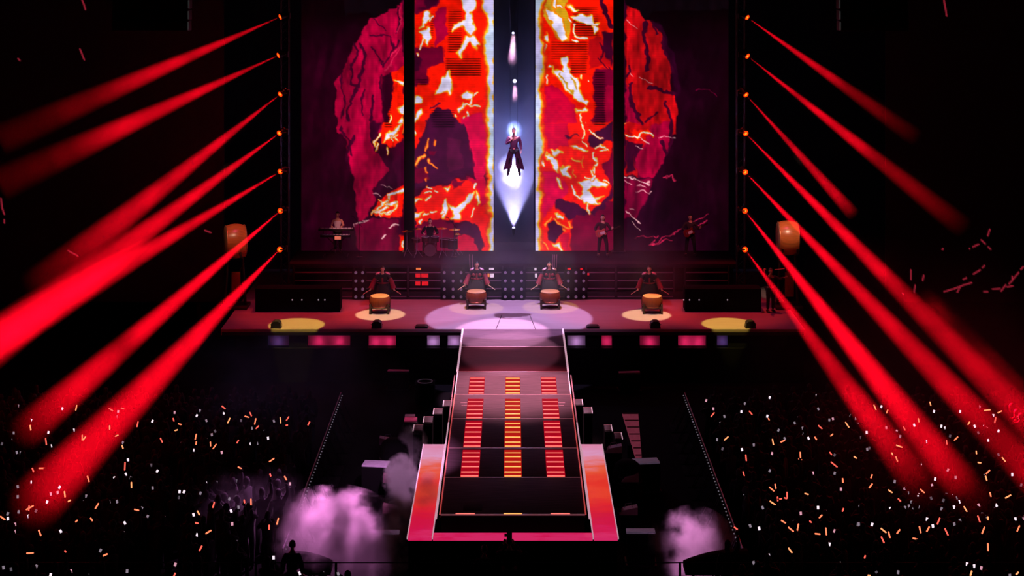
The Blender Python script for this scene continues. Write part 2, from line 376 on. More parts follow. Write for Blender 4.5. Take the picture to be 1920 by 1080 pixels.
part('front_body', lambda b: bm_box(b, (0, (YEND-.08+yf)/2, (ZT-.09)/2), (2*XI-.04, YEND-.12-yf, ZT-.09), bevel=.02), M_cloth, plat)

# ------------------------------------------------------------------ LED screens: what they show is painted as a colour per LED point
rng = np.random.default_rng(5)
def vnoise(x, y, cell, seed):
    r = np.random.default_rng(seed).random((80, 80)); gx, gy = x/cell+5, y/cell+5
    ix, iy = np.floor(gx).astype(int), np.floor(gy).astype(int); fx, fy = gx-ix, gy-iy
    fx = fx*fx*(3-2*fx); fy = fy*fy*(3-2*fy)
    a = lambda i, j: r[(ix+i) % 80, (iy+j) % 80]
    return (a(0, 0)*(1-fx)+a(1, 0)*fx)*(1-fy)+(a(0, 1)*(1-fx)+a(1, 1)*fx)*fy-.5
ORG = {'A': (540, 0), 'B': (960, 0), 'C': (540, 240), 'D': (960, 240)}
def pts(q, s):
    o = ORG[q]; v = [tuple(map(float, t.split(','))) for t in s.split()]
    up = q in 'AB'                                         # shapes cut by a tile's border run on a little past it
    g = lambda y: (1125 if y >= 1075 else -420 if y <= 0 else y) if up else (-45 if y <= 0 else 1090 if y >= 1030 else y)
    return [(o[0]+x/4.5, o[1]+g(y)/4.5) for x, y in v]
SH = []                                                     # (kind, tone, points, width)
def P(q, tone, s): SH.append(('p', tone, pts(q, s), 0))
def S(q, tone, wd, *ss):
    for s in ss: SH.append(('s', tone, pts(q, s), wd/9))
def EDGE(q, a, q2, b): SH.append(('p', 'e', pts(q, a)+pts(q2, b), 0))
TONE = dict(r=(250, 20, 2), c=(162, 0, 48), C=(112, 0, 40), d=(58, 2, 32), m=(226, 0, 66), k=(8, 3, 8), v=(66, 8, 46), V=(88, 12, 54), o=(255, 96, 14),
            R=(186, 8, 16), D=(40, 1, 26), g=(206, 152, 22), p=(255, 190, 190), q=(196, 30, 72), M=(206, 0, 48), n=(150, 0, 60))
# left outer and left inner, upper half
P('A', 'c', '860,50 975,30 975,560 900,600 800,650 790,1080 420,1080 400,900 400,700 470,600 510,480 540,400 600,360 640,250 700,150 790,140 850,90')
P('A', 'k', '480,0 975,0 960,35 860,60 800,130 720,120 640,100 480,130')
S('A', 'd', 22, '560,370 590,470 530,570 540,700 590,720 540,830 500,930 490,1080', '620,390 650,470 640,560 600,680 560,800', '720,820 705,1000 720,1080')
S('A', 'd', 14, '680,300 780,290 860,320 890,400', '700,400 770,500 810,560', '950,330 880,430 800,570', '720,160 780,220 830,250', '930,60 940,180 920,280', '790,640 780,720 810,850', '640,760 610,860 640,960', '445,640 480,800 450,1000')
S('A', 'q', 10, '945,60 960,150 930,260', '860,480 930,400', '820,600 900,500 960,380')
P('A', 'r', '880,600 975,560 975,1080 820,1080 850,960 880,820')
P('A', 'w', '895,675 975,700 975,735 930,705')
P('A', 'w', '930,910 975,860 975,950 940,945')
P('A', 'w', '950,1010 975,980 975,1080 900,1060 925,1030')
S('A', 'W', 8, '870,980 840,1050 835,1080')
P('A', 'r', '1060,0 1730,0 1730,1080 1060,1080')
P('A', 'C', '1060,0 1320,0 1270,60 1180,80 1060,110')
P('A', 'd', '1080,90 1150,50 1200,0 1310,0 1250,50 1170,70')
P('A', 'c', '1240,100 1340,60 1350,300 1240,400')
P('A', 'C', '1060,400 1300,400 1320,520 1180,560 1180,700 1060,740')
P('A', 'd', '1060,470 1130,500 1100,600 1060,620')
P('A', 'w', '1155,100 1185,95 1195,150 1170,205 1110,245 1135,215')
P('A', 'w', '1110,285 1190,230 1195,330 1165,380 1135,330')
S('A', 'W', 12, '1130,340 1100,420', '1210,130 1205,170', '1092,455 1095,475')
P('A', 'w', '1480,0 1590,0 1580,60 1540,110 1570,160 1580,260 1530,300 1500,240 1470,215 1390,260 1420,200 1490,180 1500,120 1480,60')
P('A', 'w', '1500,310 1560,290 1610,390 1580,410 1540,350 1450,480 1440,460 1470,390')
P('A', 'w', '1350,590 1365,640 1390,700 1370,790 1320,770 1230,805 1280,740 1310,650')
P('A', 'w', '1470,800 1510,765 1560,770 1550,815 1490,825')
P('A', 'w', '1430,920 1470,870 1480,890 1440,940')
S('A', 'W', 10, '1570,800 1610,770', '1550,820 1540,900 1610,895', '1490,980 1475,1010', '1540,880 1480,885', '1415,975 1425,1005')
S('A', 'W', 16, '1520,950 1530,1030')
P('A', 'w', '1065,805 1130,825 1135,860 1065,870')
P('A', 'w', '1065,1000 1120,930 1130,960 1070,1040')
P('A', 'v', '1180,1080 1200,960 1250,900 1300,930 1360,930 1440,1050 1450,1080')
S('A', 'v', 12, '1200,905 1270,870 1230,890')
P('A', 'm', '1440,1080 1460,1000 1640,950 1690,1080')
# left, lower half
P('C', 'c', '450,0 790,0 700,60 720,180 800,270 880,300 800,420 720,520 740,620 680,720 590,790 560,600 550,350 500,200')
P('C', 'd', '690,0 790,0 740,150 760,220 850,270 975,220 975,440 880,450 820,500 740,600 720,560 800,430 860,330 800,270 715,170')
P('C', 'r', '800,0 975,0 975,100 880,180 800,130 780,60')
P('C', 'w', '880,30 960,-10 920,30 870,90 810,120 830,75')
S('C', 'W', 7, '780,60 730,140', '850,180 850,220', '880,90 925,60', '870,80 885,125', '900,90 920,120', '760,130 735,185')
S('C', 'd', 18, '450,10 520,120 500,260', '560,60 520,160 540,240')
P('C', 'C', '560,830 700,750 930,760 930,1030 600,1030')
P('C', 'r', '820,590 900,510 975,480 975,730 900,750 760,740 720,720 760,640')
S('C', 'W', 18, '975,520 900,550 850,580')
S('C', 'W', 12, '860,590 840,650 800,690 720,715', '830,640 930,650 900,690 780,720')
S('C', 'W', 7, '720,715 860,720 930,660', '770,620 830,650', '760,690 850,610')
S('C', 'p', 5, '790,500 860,480 880,500', '720,550 770,545 800,570', '580,820 600,795 660,770', '560,830 590,815', '620,770 680,765', '750,690 770,740', '800,930 830,900')
S('C', 'p', 12, '850,830 930,815', '800,930 822,905')
P('C', 'r', '940,920 975,900 975,1030 940,1030')
S('C', 'W', 14, '965,950 965,990')
P('C', 'r', '1070,0 1165,0 1120,90 1070,170')
S('C', 'W', 12, '1070,30 1080,60')
P('C', 'v', '1170,0 1490,0 1530,60 1530,250 1580,370 1540,400 1390,430 1290,480 1200,500 1160,480 1070,520 1070,180 1120,100')
P('C', 'V', '1330,100 1450,100 1470,350 1350,380')
P('C', 'C', '1070,330 1150,330 1180,430 1120,460 1070,470')
P('C', 'C', '1180,210 1250,190 1240,250 1200,240')
S('C', 'O', 18, '1070,310 1100,260 1140,240')
S('C', 'O', 11, '1175,270 1220,290 1260,345', '1155,330 1170,390', '1190,100 1180,150 1150,210', '1245,120 1240,140', '1160,430 1158,440')
P('C', 'm', '1490,0 1700,0 1700,300 1660,420 1620,560 1590,430 1560,350 1530,100')
P('C', 'r', '1070,580 1160,500 1300,490 1400,440 1560,430 1600,520 1700,560 1710,1035 1640,1035 1600,850 1500,780 1420,800 1400,760 1270,780 1150,790 1100,830 1070,830')
P('C', 'M', '1490,420 1600,430 1660,420 1690,600 1630,660 1600,530')
P('C', 'C', '1070,830 1160,790 1280,780 1420,800 1420,1035 1070,1035')
P('C', 'w', '1070,600 1130,600 1070,640')
P('C', 'w', '1300,640 1340,590 1350,680 1310,760 1290,770 1310,700')
P('C', 'w', '1360,640 1430,660 1500,610 1560,550 1550,590 1480,670 1440,700 1440,760 1380,750 1400,690')
P('C', 'w', '1580,540 1615,620 1600,650 1580,590')
P('C', 'w', '1070,710 1130,700 1120,730 1070,760')
P('C', 'w', '1310,510 1350,490 1340,530')
S('C', 'W', 10, '1570,680 1540,740', '1210,700 1250,700', '1280,740 1310,710', '1230,540 1260,550', '1165,490 1200,522', '1155,552 1200,550', '1160,600 1195,592', '1100,810 1130,760', '1150,720 1190,715')
S('C', 'W', 14, '1560,510 1590,470')
P('C', 'C', '1370,470 1400,430 1430,460 1480,440 1460,490 1400,510')
P('C', 'v', '1420,900 1440,830 1520,780 1590,820 1640,920 1650,1000 1610,1020 1560,930 1480,890')
P('C', 'M', '1420,920 1490,890 1560,930 1610,1035 1420,1035')
EDGE('A', '1740,-80 1640,-80 1650,60 1690,110 1690,200 1670,290 1650,400 1680,480 1685,600 1680,700 1700,760 1690,900', 'C', '1695,200 1690,300 1705,400 1700,540 1695,640 1715,760 1700,900 1710,1060 1750,1060')
# right inner, upper half
P('B', 'r', '190,-80 860,-80 860,1090 190,1090')
P('B', 'M', '280,720 340,720 450,800 530,900 560,1090 270,1090')
P('B', 'g', '240,60 280,0 400,0 470,130 500,250 480,350 400,340 330,230 260,130')
P('B', 'w', '290,90 340,80 420,150 430,220 470,330 420,340 370,260 330,210 340,180 300,140')
P('B', 'w', '330,-40 360,10 370,60 340,40')
P('B', 'w', '470,30 500,40 560,80 510,75')
P('B', 'w', '500,140 560,120 620,140 660,130 680,190 730,200 690,225 650,200 580,180')
P('B', 'w', '660,210 720,235 700,295 685,250')
S('B', 'W', 11, '520,210 540,290 580,325 630,325', '470,160 490,180', '510,340 550,350', '280,400 280,440', '570,660 580,645', '285,640 295,700', '310,570 325,580', '650,670 652,676', '580,980 590,1010', '625,1040 640,1070', '385,40 430,60')
P('B', 'w', '270,310 300,290 310,330 290,360')
S('B', 'd', 40, '680,-40 760,60 810,160 830,230')
P('B', 'R', '650,330 860,330 860,560 650,560')
P('B', 'd', '760,280 855,290 850,540 800,480 770,420 730,380 780,380')
S('B', 'd', 12, '720,480 790,560 850,600', '690,650 760,660 820,700', '740,490 770,420', '830,560 850,620')
P('B', 'C', '690,580 860,580 860,1090 640,1090 700,950 690,720')
P('B', 'c', '780,720 860,720 860,1090 780,1090')
P('B', 'w', '330,570 345,600 430,620 420,500 450,480 460,560 490,620 540,650 560,740 610,850 650,860 640,890 560,860 520,800 440,740 400,670 350,620')
S('B', 'g', 14, '400,640 460,720 520,790', '500,660 540,760')
P('B', 'w', '540,930 590,950 620,920 640,940 600,960 560,955')
# right outer, upper half
P('B', 'R', '955,60 1070,60 1140,170 1160,180 1250,250 1300,450 1340,560 1360,620 1330,760 1400,900 1380,1090 1150,1090 1050,1000 1020,900 960,720 955,700')
P('B', 'c', '955,700 1020,900 1050,1000 1150,1090 955,1090')
P('B', 'k', '955,-80 1840,-80 1840,80 1200,90 1140,170 1080,70 955,50')
P('B', 'D', '1160,180 1230,170 1290,280 1380,520 1420,800 1380,850 1360,620 1300,450 1260,280')
S('B', 'd', 28, '1130,190 1120,300 1140,400 1140,600', '1160,740 1250,770 1360,800', '990,720 1000,850 1020,930 1100,1030')
S('B', 'd', 18, '1300,860 1330,1000 1340,1080', '1270,330 1310,500 1370,620', '980,540 990,600 960,640', '1130,1020 1220,930', '1180,200 1230,290')
S('B', 'p', 4, '970,170 1045,250', '1070,655 1180,710', '990,620 1010,650')
S('B', 'W', 8, '955,1040 1000,1045 1030,1075')
S('B', 'n', 5, '1540,750 1640,765 1720,820')
# right, lower half
P('D', 'r', '190,-10 860,-10 860,1040 190,1040')
P('D', 'M', '260,-10 480,-10 480,150 300,190')
P('D', 'm', '250,380 400,380 470,520 420,590 350,650 300,720 250,800')
P('D', 'v', '640,60 720,10 860,-10 860,130 800,100 740,140 700,160 650,130')
P('D', 'C', '860,150 860,560 800,600 850,480 790,400 760,300 830,250')
P('D', 'C', '500,760 860,600 860,1040 490,1040')
P('D', 'v', '360,620 400,590 460,610 540,650 640,690 720,680 800,600 850,520 850,580 790,660 690,740 540,740 490,780 440,720 370,680')
P('D', 'v', '320,800 360,770 440,840 400,900 380,960 310,940 300,880')
P('D', 'M', '400,900 480,880 490,1040 420,1000')
S('D', 'v', 12, '460,62 500,78 555,64')
P('D', 'w', '330,190 400,190 430,210 380,220 340,215')
P('D', 'w', '290,215 340,220 380,280 385,370 350,340 320,270')
P('D', 'w', '400,340 490,325 470,360 500,415 440,400')
P('D', 'w', '390,430 410,440 420,500 405,490')
P('D', 'w', '490,150 560,170 640,185 580,195 520,185')
P('D', 'w', '510,245 580,280 545,275')
P('D', 'w', '560,460 640,440 700,430 810,480 790,510 740,490 660,490 640,540 680,570 770,590 700,590 740,640 650,620 600,640 550,600 600,570 590,520')
P('D', 'w', '360,715 440,740 430,760 390,750')
P('D', 'w', '350,970 400,980 440,1030 390,1010')
S('D', 'W', 9, '250,215 280,320', '590,-10 600,40 590,90', '600,120 630,140', '700,160 740,140 800,190', '680,200 680,260 710,280', '710,290 690,350 660,370', '660,360 690,420 620,420', '630,630 650,730', '760,430 820,460', '700,330 690,370', '640,10 760,80', '740,190 820,190')
S('D', 'W', 14, '510,490 530,560 580,620', '690,400 680,440')
S('D', 'g', 6, '520,360 540,430', '590,250 610,330')
S('D', 'O', 12, '330,750 290,820', '360,760 440,830 490,840', '470,780 500,840', '250,950 310,1025', '430,850 440,860')
EDGE('B', '180,-80 260,-80 250,60 235,150 230,260 240,330 250,400 270,480 260,560 240,700 230,800 245,900 235,1000', 'D', '250,130 265,200 240,260 230,340 240,420 225,500 240,580 225,680 235,780 230,900 240,1050 180,1050')
P('D', 'R', '955,-10 1180,-10 1190,60 1090,190 1040,230 1040,330 1070,400 955,390')
P('D', 'd', '955,100 1100,130 1090,200 1040,240 1030,370 980,370 955,300')
P('D', 'c', '1190,-10 1330,-10 1320,200 1240,330 1180,440 1080,410 1040,330 1060,220 1100,180')
P('D', 'C', '955,400 1180,450 1160,560 1060,760 955,760')
S('D', 'd', 24, '1340,-10 1350,100 1310,220', '1260,120 1310,220')
P('D', 'r', '1000,20 1150,10 1180,70 1060,100')
S('D', 'W', 11, '970,45 1070,70 1120,45 1185,70')
S('D', 'p', 8, '1070,70 1150,130', '955,400 1050,415 1120,470 1155,470', '970,700 1080,800')
S('D', 'p', 5, '1040,150 1100,190', '1240,85 1380,75', '960,430 1010,465', '1050,550 1120,540 1160,570 1180,530', '1020,790 1080,880', '1000,680 1040,695', '1060,490 1120,500')
S('D', 'q', 7, '1020,950 1100,925 1230,915', '1170,990 1280,930 1440,855', '1180,985 1360,940', '1165,995 1200,940', '1530,800 1670,730', '1550,840 1650,800', '1290,415 1360,400 1380,440')
# zones where the dark rows between the LEDs show
ZONES = [('A', 800, 640, 890, 1080), ('A', 1060, 660, 1190, 730), ('A', 1340, 80, 1480, 440), ('A', 1320, 490, 1640, 640), ('A', 1200, 930, 1420, 1080), ('A', 1190, 110, 1240, 400),
         ('B', 500, 60, 740, 310), ('B', 320, 350, 650, 500), ('B', 680, 600, 800, 1060), ('B', 480, 480, 640, 620)]
def seg_dist(X, Y, A, B):
    ax, ay = A; bx, by = B; dx, dy = bx-ax, by-ay
    t = np.clip(((X-ax)*dx+(Y-ay)*dy)/(dx*dx+dy*dy+1e-9), 0, 1)
    return np.hypot(X-ax-t*dx, Y-ay-t*dy)
def paint(X, Y):
    wx = X+vnoise(X, Y, 14, 1)*7+vnoise(X, Y, 5, 2)*3.4; wy = Y+vnoise(X, Y, 14, 3)*9+vnoise(X, Y, 5, 4)*4
    n1 = vnoise(X, Y, 60, 9)+.6*vnoise(X, Y, 22, 11)
    col = np.zeros((len(X), 3))
    d = np.clip((np.abs(X-960)-190)/215, 0, 1)
    base = np.where(X[:, None] < 960, np.array([[62., 0., 30.]]), np.array([[44., 1., 26.]]))
    col[:] = base*(1-.62*d[:, None]**.8)*(1+.5*n1[:, None])
    top = np.clip((Y-10)/110, .15, 1); out = np.abs(X-960) > 215
    col[out] *= top[out, None]
    W3, YE, OR = np.array([228., 216, 250]), np.array([228., 176, 26]), np.array([255., 84, 6])
    for kind, tone, pp, wd in SH:
        xs_, ys_ = [p[0] for p in pp], [p[1] for p in pp]; pad = 12+wd
        idx = np.nonzero((X > min(xs_)-pad) & (X < max(xs_)+pad) & (Y > min(ys_)-pad) & (Y < max(ys_)+pad))[0]
        if not len(idx): continue
        x, y = wx[idx], wy[idx]
        edges = list(zip(pp, pp[1:]+pp[:1])) if kind == 'p' else list(zip(pp, pp[1:]))
        dist = np.full(len(idx), 1e9)
        for A, B in edges: dist = np.minimum(dist, seg_dist(x, y, A, B))
        if kind == 'p':
            ins = np.zeros(len(idx), bool)
            for (ax, ay), (bx, by) in edges:
                c = (ay > y) != (by > y)
                ins ^= c & (x < (bx-ax)*(y-ay)/((by-ay) if by != ay else 1e-9)+ax)
            sd = np.where(ins, -dist, dist)
        else: sd = dist-wd
        def lay(c, edge, soft):
            a = np.clip((edge-sd)/soft+.5, 0, 1)[:, None]; col[idx] = col[idx]*(1-a)+np.asarray(c)*a
        if tone in 'wW':
            k = 1.0 if tone == 'w' else .55
            lay(OR, 2.2*k, 2.6*k); lay(YE, 1.0*k, 1.4*k); lay(W3, -.5*k, 1.4*k)
        elif tone == 'e':
            lay((210, 40, 12), 6, 4); lay(OR, 3.4, 3); lay(YE, 1.2, 2.4)
            ycol = np.clip(vnoise(X[idx], Y[idx], 70, 21)+.5, 0, 1)[:, None]
            a = np.clip((-1.6-sd)/2.4+.5, 0, 1)[:, None]
            col[idx] = col[idx]*(1-a)+(np.array([[206., 180, 240]])*ycol+np.array([[184., 208, 226]])*(1-ycol))*a
        elif tone == 'O': lay(OR, 1.0, 2); lay((255, 170, 60), -.6, 1.2)
        else: lay(np.array(TONE[tone]), 0, 1.6 if kind == 's' else 2.6)
    col *= (1+.20*n1[:, None]+.16*vnoise(X, Y, 7, 31)[:, None])
    fold = np.where(out, 1+.55*vnoise(X*3.2+.6*Y, Y*.8, 40, 61)+.35*vnoise(X*4, Y*1.4, 18, 63), 1+.25*vnoise(X, Y, 18, 65))
    col *= np.clip(fold, .3, 1.6)[:, None]
    stripe = .5+.5*np.cos(2*math.pi*Y/4.4)
    red = (col[:, 1] < 110)
    amp = np.full(len(X), .07)
    for q, a, b, c, d_ in ZONES:
        o = ORG[q]; x0, y0, x1, y1 = o[0]+a/4.5, o[1]+b/4.5, o[0]+c/4.5, o[1]+d_/4.5
        m = (X > x0) & (X < x1) & (Y > y0) & (Y < y1)
        amp[m] = np.maximum(amp[m], np.clip(.75+1.2*vnoise(X[m], Y[m], 26, 44), 0, .85)*np.clip(np.minimum(X[m]-x0, x1-X[m])/6, 0, 1)*red[m])
    col *= (1-amp*stripe)[:, None]
    c = np.clip(col, 0, 255)/255
    return np.where(c <= .04045, c/12.92, ((c+.055)/1.055)**2.4)
def led_material():
    m = bpy.data.materials.new('led_face'); m.use_nodes = True; nt = m.node_tree; b = nt.nodes['Principled BSDF']
    at = nt.nodes.new('ShaderNodeAttribute'); at.attribute_name = 'led'; at.attribute_type = 'GEOMETRY'
    b.inputs['Base Color'].default_value = (.01, .01, .012, 1); b.inputs['Roughness'].default_value = .5
    nt.links.new(at.outputs['Color'], b.inputs['Emission Color']); b.inputs['Emission Strength'].default_value = 1.0
    return m
M_LED = led_material()
def led_face(px0, px1, py0, py1, D, step=1.25, fn=paint):
    nx, ny = int((px1-px0)/step)+1, int((py1-py0)/step)+1
    gx, gy = np.meshgrid(np.linspace(px0, px1, nx), np.linspace(py0, py1, ny))
    X, Y = gx.ravel(), gy.ravel(); k = K(D)
    co = np.stack([(X-CX)/k, np.full_like(X, D-D0), HC-(Y-YH)/k], 1)
    i = np.arange(nx*ny).reshape(ny, nx)
    f = np.stack([i[:-1, :-1], i[1:, :-1], i[1:, 1:], i[:-1, 1:]], -1).reshape(-1, 4)
    me = bpy.data.meshes.new('led_face'); me.vertices.add(len(co)); me.vertices.foreach_set('co', co.astype(np.float32).ravel())
    me.loops.add(f.size); me.loops.foreach_set('vertex_index', f.astype(np.int32).ravel())
    me.polygons.add(len(f)); me.polygons.foreach_set('loop_start', (np.arange(len(f))*4).astype(np.int32))
    me.update(calc_edges=True)
    a = me.color_attributes.new('led', 'FLOAT_COLOR', 'POINT')
    a.data.foreach_set('color', np.concatenate([fn(X, Y), np.ones((len(X), 1))], 1).astype(np.float32).ravel())
    me.materials.append(M_LED)
    return me
DS = 69.7
for px0, px1, D, lab in ((565, 772, DS, 'tall outer video screen left of the black mast, showing dark crimson folds'),
                         (772, 925.5, DS-.02, 'tall glowing lava-red video screen left of the flying singer'),
                         (1004, 1156, DS-.02, 'tall glowing lava-red video screen right of the flying singer'),
                         (1156, 1366, DS, 'tall outer video screen right of the black mast, fading into black')):
    t = thing('video_screen', lab, 'screen', W((px0+px1)/2, 470, D), 0, 'tall video screens behind the band')
    o = link('led_face', led_face(px0, px1, -70, 470, D), t); o.matrix_parent_inverse = Matrix.Translation(-t.location)
    p0, p1 = W(px0, -75, D+.14), W(px1, 468.5, D+.14)
    part('cabinet', lambda b: bm_box(b, (p0+p1)/2-t.location, (p1.x-p0.x, .22, p0.z-p1.z), bevel=.02), M_black, t)
    part('foot_rail', lambda b: bm_box(b, (0, .14, ZR-t.location.z+.018), (p1.x-p0.x-.1, .26, .034), bevel=.005), M_black, t)
# black masts in front of the joints between screens
for px, lab in ((767.5, 'slim black mast in front of the screens, left of the singer'), (1159.8, 'slim black mast in front of the screens, right of the singer')):
    c = W(px, 470, 69.35); t = thing('screen_mast', lab, 'mast', (c.x, c.y, ZR), 0, 'black masts between the screens')
    part('shaft', lambda b: bm_box(b, (0, 0, 6.2), (.45, .3, 12.4), bevel=.02), M_black, t)
    part('base_plate', lambda b: bm_box(b, (0, 0, .03), (.6, .5, .06), bevel=.01), M_metal, t)
    for z in (2.4, 4.8, 7.2, 9.6): part('joint_band', lambda b: bm_box(b, (0, 0, z), (.47, .32, .05), bevel=.005), M_metal, t)
# dark side screens with broken twigs of red light
TW = ['1708,506 1708,524', '1732,516 1730,526', '1716,535 1714,548', '1692,550 1694,552', '1767,468 1768,466', '1856,430 1852,442', '1840,450 1847,457', '1853,463 1857,467', '1824,463 1835,458', '1818,466 1818,466.5',
      '1846,498 1842,502', '1838,506 1825,514', '1812,521 1806,524', '1822,530 1808,534 1790,541 1770,547', '1800,538 1795,548', '1919,500 1914,505', '1910,511 1898,525', '1898,518 1898,526 1892,532', '1886,534 1877,546', '1861,542 1875,541', '1888,538 1899,536', '1845,547 1852,547',
      '352,-10 352,-10', '2,372 4,390 8,402', '150,92 158,112', '34,110 37,113', '128,470 146,480', '8,412 8,418', '384,432 395,436', '154,0 158,10 160,18', '1770,0 1775,30']
def twig_paint(X, Y):
    col = np.zeros((len(X), 3)); col[:] = (1, 0, 0)
    for s in TW:
        pp = [tuple(map(float, t.split(','))) for t in s.split()]
        for A, B in zip(pp, pp[1:]):
            idx = np.nonzero((X > min(A[0], B[0])-4) & (X < max(A[0], B[0])+4) & (Y > min(A[1], B[1])-4) & (Y < max(A[1], B[1])+4))[0]
            if not len(idx): continue
            d_ = seg_dist(X[idx], Y[idx], A, B)
            a = np.clip((2.2-d_)/1.6, 0, 1)[:, None]; col[idx] = col[idx]*(1-a)+np.array([[150., 30, 48]])*a
    c = np.clip(col, 0, 255)/255
    return np.where(c <= .04045, c/12.92, ((c+.055)/1.055)**2.4)
for px0, px1, py0, py1, lab in ((1660, 1990, -60, 566, 'dark side screen showing broken red twigs, right of the stage'), (-70, 420, -60, 566, 'dark side screen with a few red sparks, left of the stage')):
    D = 72.0
    t = thing('side_screen', lab, 'screen', W((px0+px1)/2, py1, D), 0, 'dark side screens')
    o = link('led_face', led_face(px0, px1, py0, py1, D, 2.0, twig_paint), t); o.matrix_parent_inverse = Matrix.Translation(-t.location)
    p0, p1 = W(px0, py0, D+.14), W(px1, py1+1, D+.14)
    part('cabinet', lambda b: bm_box(b, (p0+p1)/2-t.location, (p1.x-p0.x, .22, p0.z-p1.z), bevel=.02), M_black, t)
    for sx in (-.4, .4): part('leg', lambda b: bm_box(b, (sx*(p1.x-p0.x), .2, -t.location.z/2), (.2, .2, t.location.z), bevel=.01), M_black, t)

# ------------------------------------------------------------------ light towers, moving heads, beams
DT = 66.0
ORD = ('topmost', 'second from the top', 'third from the top', 'fourth from the top', 'fifth from the top', 'sixth from the top', 'lowest')
LX = [(525, 32), (521.5, 104), (525, 177), (523.5, 250), (525, 322), (525.5, 395.5), (524.5, 468)]
RX = [(1401.5, 33), (1402, 105.5), (1399, 178), (1398.5, 250.5), (1397.5, 323), (1397, 395.5), (1397, 468)]
for s, px, side in ((-1, 534, 'left'), (1, 1389, 'right')):
    c = W(px, 500, DT+.35)
    t = thing('light_tower', 'slim dark truss tower carrying a column of red beam lamps, %s of the screens' % side, 'truss tower', (c.x, c.y, ZS), 0, 'light towers')
    h = 13.4
    for dx in (-.16, .16):
        for dy in (-.16, .16):
            part('chord', lambda b: bm_tube(b, [(dx, dy, 0), (dx, dy, h)], .025, 6), M_metal, t)
    for f in range(4):
        a = [(-.16, -.16), (.16, -.16), (.16, .16), (-.16, .16)][f]; b_ = [(.16, -.16), (.16, .16), (-.16, .16), (-.16, -.16)][f]
        part('lattice', lambda b: bm_tube(b, [((a if i % 2 else b_)[0], (a if i % 2 else b_)[1], .1+i*.33) for i in range(41)], .012, 4), M_metal, t)
    part('base_plate', lambda b: bm_box(b, (0, 0, .03), (.8, .8, .06), bevel=.01), M_metal, t)
M_lamp = mat('beam_lens', (255, 120, 30), .3, var=.05, emit=(255, 150, 36), strength=1.6, sample=False)
M_lampring = mat('beam_lens_ring', (255, 60, 10), .3, var=.05, emit=(255, 66, 8), strength=1.1, sample=False)

def beam_material(name, stops, gain, seed, L):
    m = bpy.data.materials.new(name); m.use_nodes = True; nt = m.node_tree; LK = nt.links.new
    nt.nodes.remove(nt.nodes['Principled BSDF'])
    out = nt.nodes['Material Output']; vs = nt.nodes.new('ShaderNodeVolumeScatter'); vs.inputs['Color'].default_value = (1, 1, 1, 1); vs.inputs['Anisotropy'].default_value = 0.0
    LK(vs.outputs[0], out.inputs['Volume'])
    tc = nt.nodes.new('ShaderNodeTexCoord'); sp = nt.nodes.new('ShaderNodeSeparateXYZ'); LK(tc.outputs['Object'], sp.inputs[0])
    mr = nt.nodes.new('ShaderNodeMapRange'); mr.inputs['From Max'].default_value = L; LK(sp.outputs['Z'], mr.inputs['Value'])
    cr = nt.nodes.new('ShaderNodeValToRGB'); e = cr.color_ramp.elements
    while len(e) < len(stops): e.new(.5)
    for el, (p, v) in zip(e, stops): el.position = p; el.color = (v, v, v, 1)
    LK(mr.outputs[0], cr.inputs[0])
    nz = nt.nodes.new('ShaderNodeTexNoise'); nz.noise_dimensions = '4D'; nz.inputs['W'].default_value = seed*3.7; nz.inputs['Scale'].default_value = .9; nz.inputs['Detail'].default_value = 2
    LK(tc.outputs['Object'], nz.inputs['Vector'])
    n2 = nt.nodes.new('ShaderNodeMapRange'); n2.inputs['From Min'].default_value = .25; n2.inputs['From Max'].default_value = .75; n2.inputs['To Min'].default_value = .55; n2.inputs['To Max'].default_value = 1.35; LK(nz.outputs['Fac'], n2.inputs['Value'])
    mu = nt.nodes.new('ShaderNodeMath'); mu.operation = 'MULTIPLY'; LK(cr.outputs[0], mu.inputs[0]); LK(n2.outputs[0], mu.inputs[1])
    m2 = nt.nodes.new('ShaderNodeMath'); m2.operation = 'MULTIPLY'; m2.inputs[1].default_value = gain; LK(mu.outputs[0], m2.inputs[0])
    LK(m2.outputs[0], vs.inputs['Density'])
    return m
# end pixel, end distance, spread in degrees, density along the beam
U = [(0, .8), (.5, 1), (.85, .8), (1, 0)]
BL = [((0, 262), 60, 7.0, [(0, .8), (.22, .8), (.27, 1), (.5, .95), (.56, .45), (.68, .22), (.8, .08), (1, .03)]),
      ((0, 345), 60, 7.4, [(0, .8), (.2, .8), (.25, 1), (.6, 1), (.66, .5), (.74, .25), (.82, .1), (1, .05)]),
      ((60, 545), 56, 6.6, [(0, .9), (.3, .9), (.65, 1), (.75, .6), (.85, .2), (1, 0)]),
      ((-90, 700), 50, 5.6, [(0, .9), (.4, 1), (.8, .9), (1, .6)]),
      ((-90, 690), 50, 4.8, [(0, 1), (.2, .9), (.5, 1), (.9, .9), (1, .7)]),
      ((45, 812), 44.5, 3.1, [(0, .9), (.3, 1), (.56, .9), (.6, .62), (.64, .5), (.67, .95), (.82, .9), (.92, .5), (1, 0)]),
      ((60, 950), 39.6, 3.4, [(0, .9), (.5, 1), (.88, 1), (.93, .8), (.97, .25), (1, 0)])]
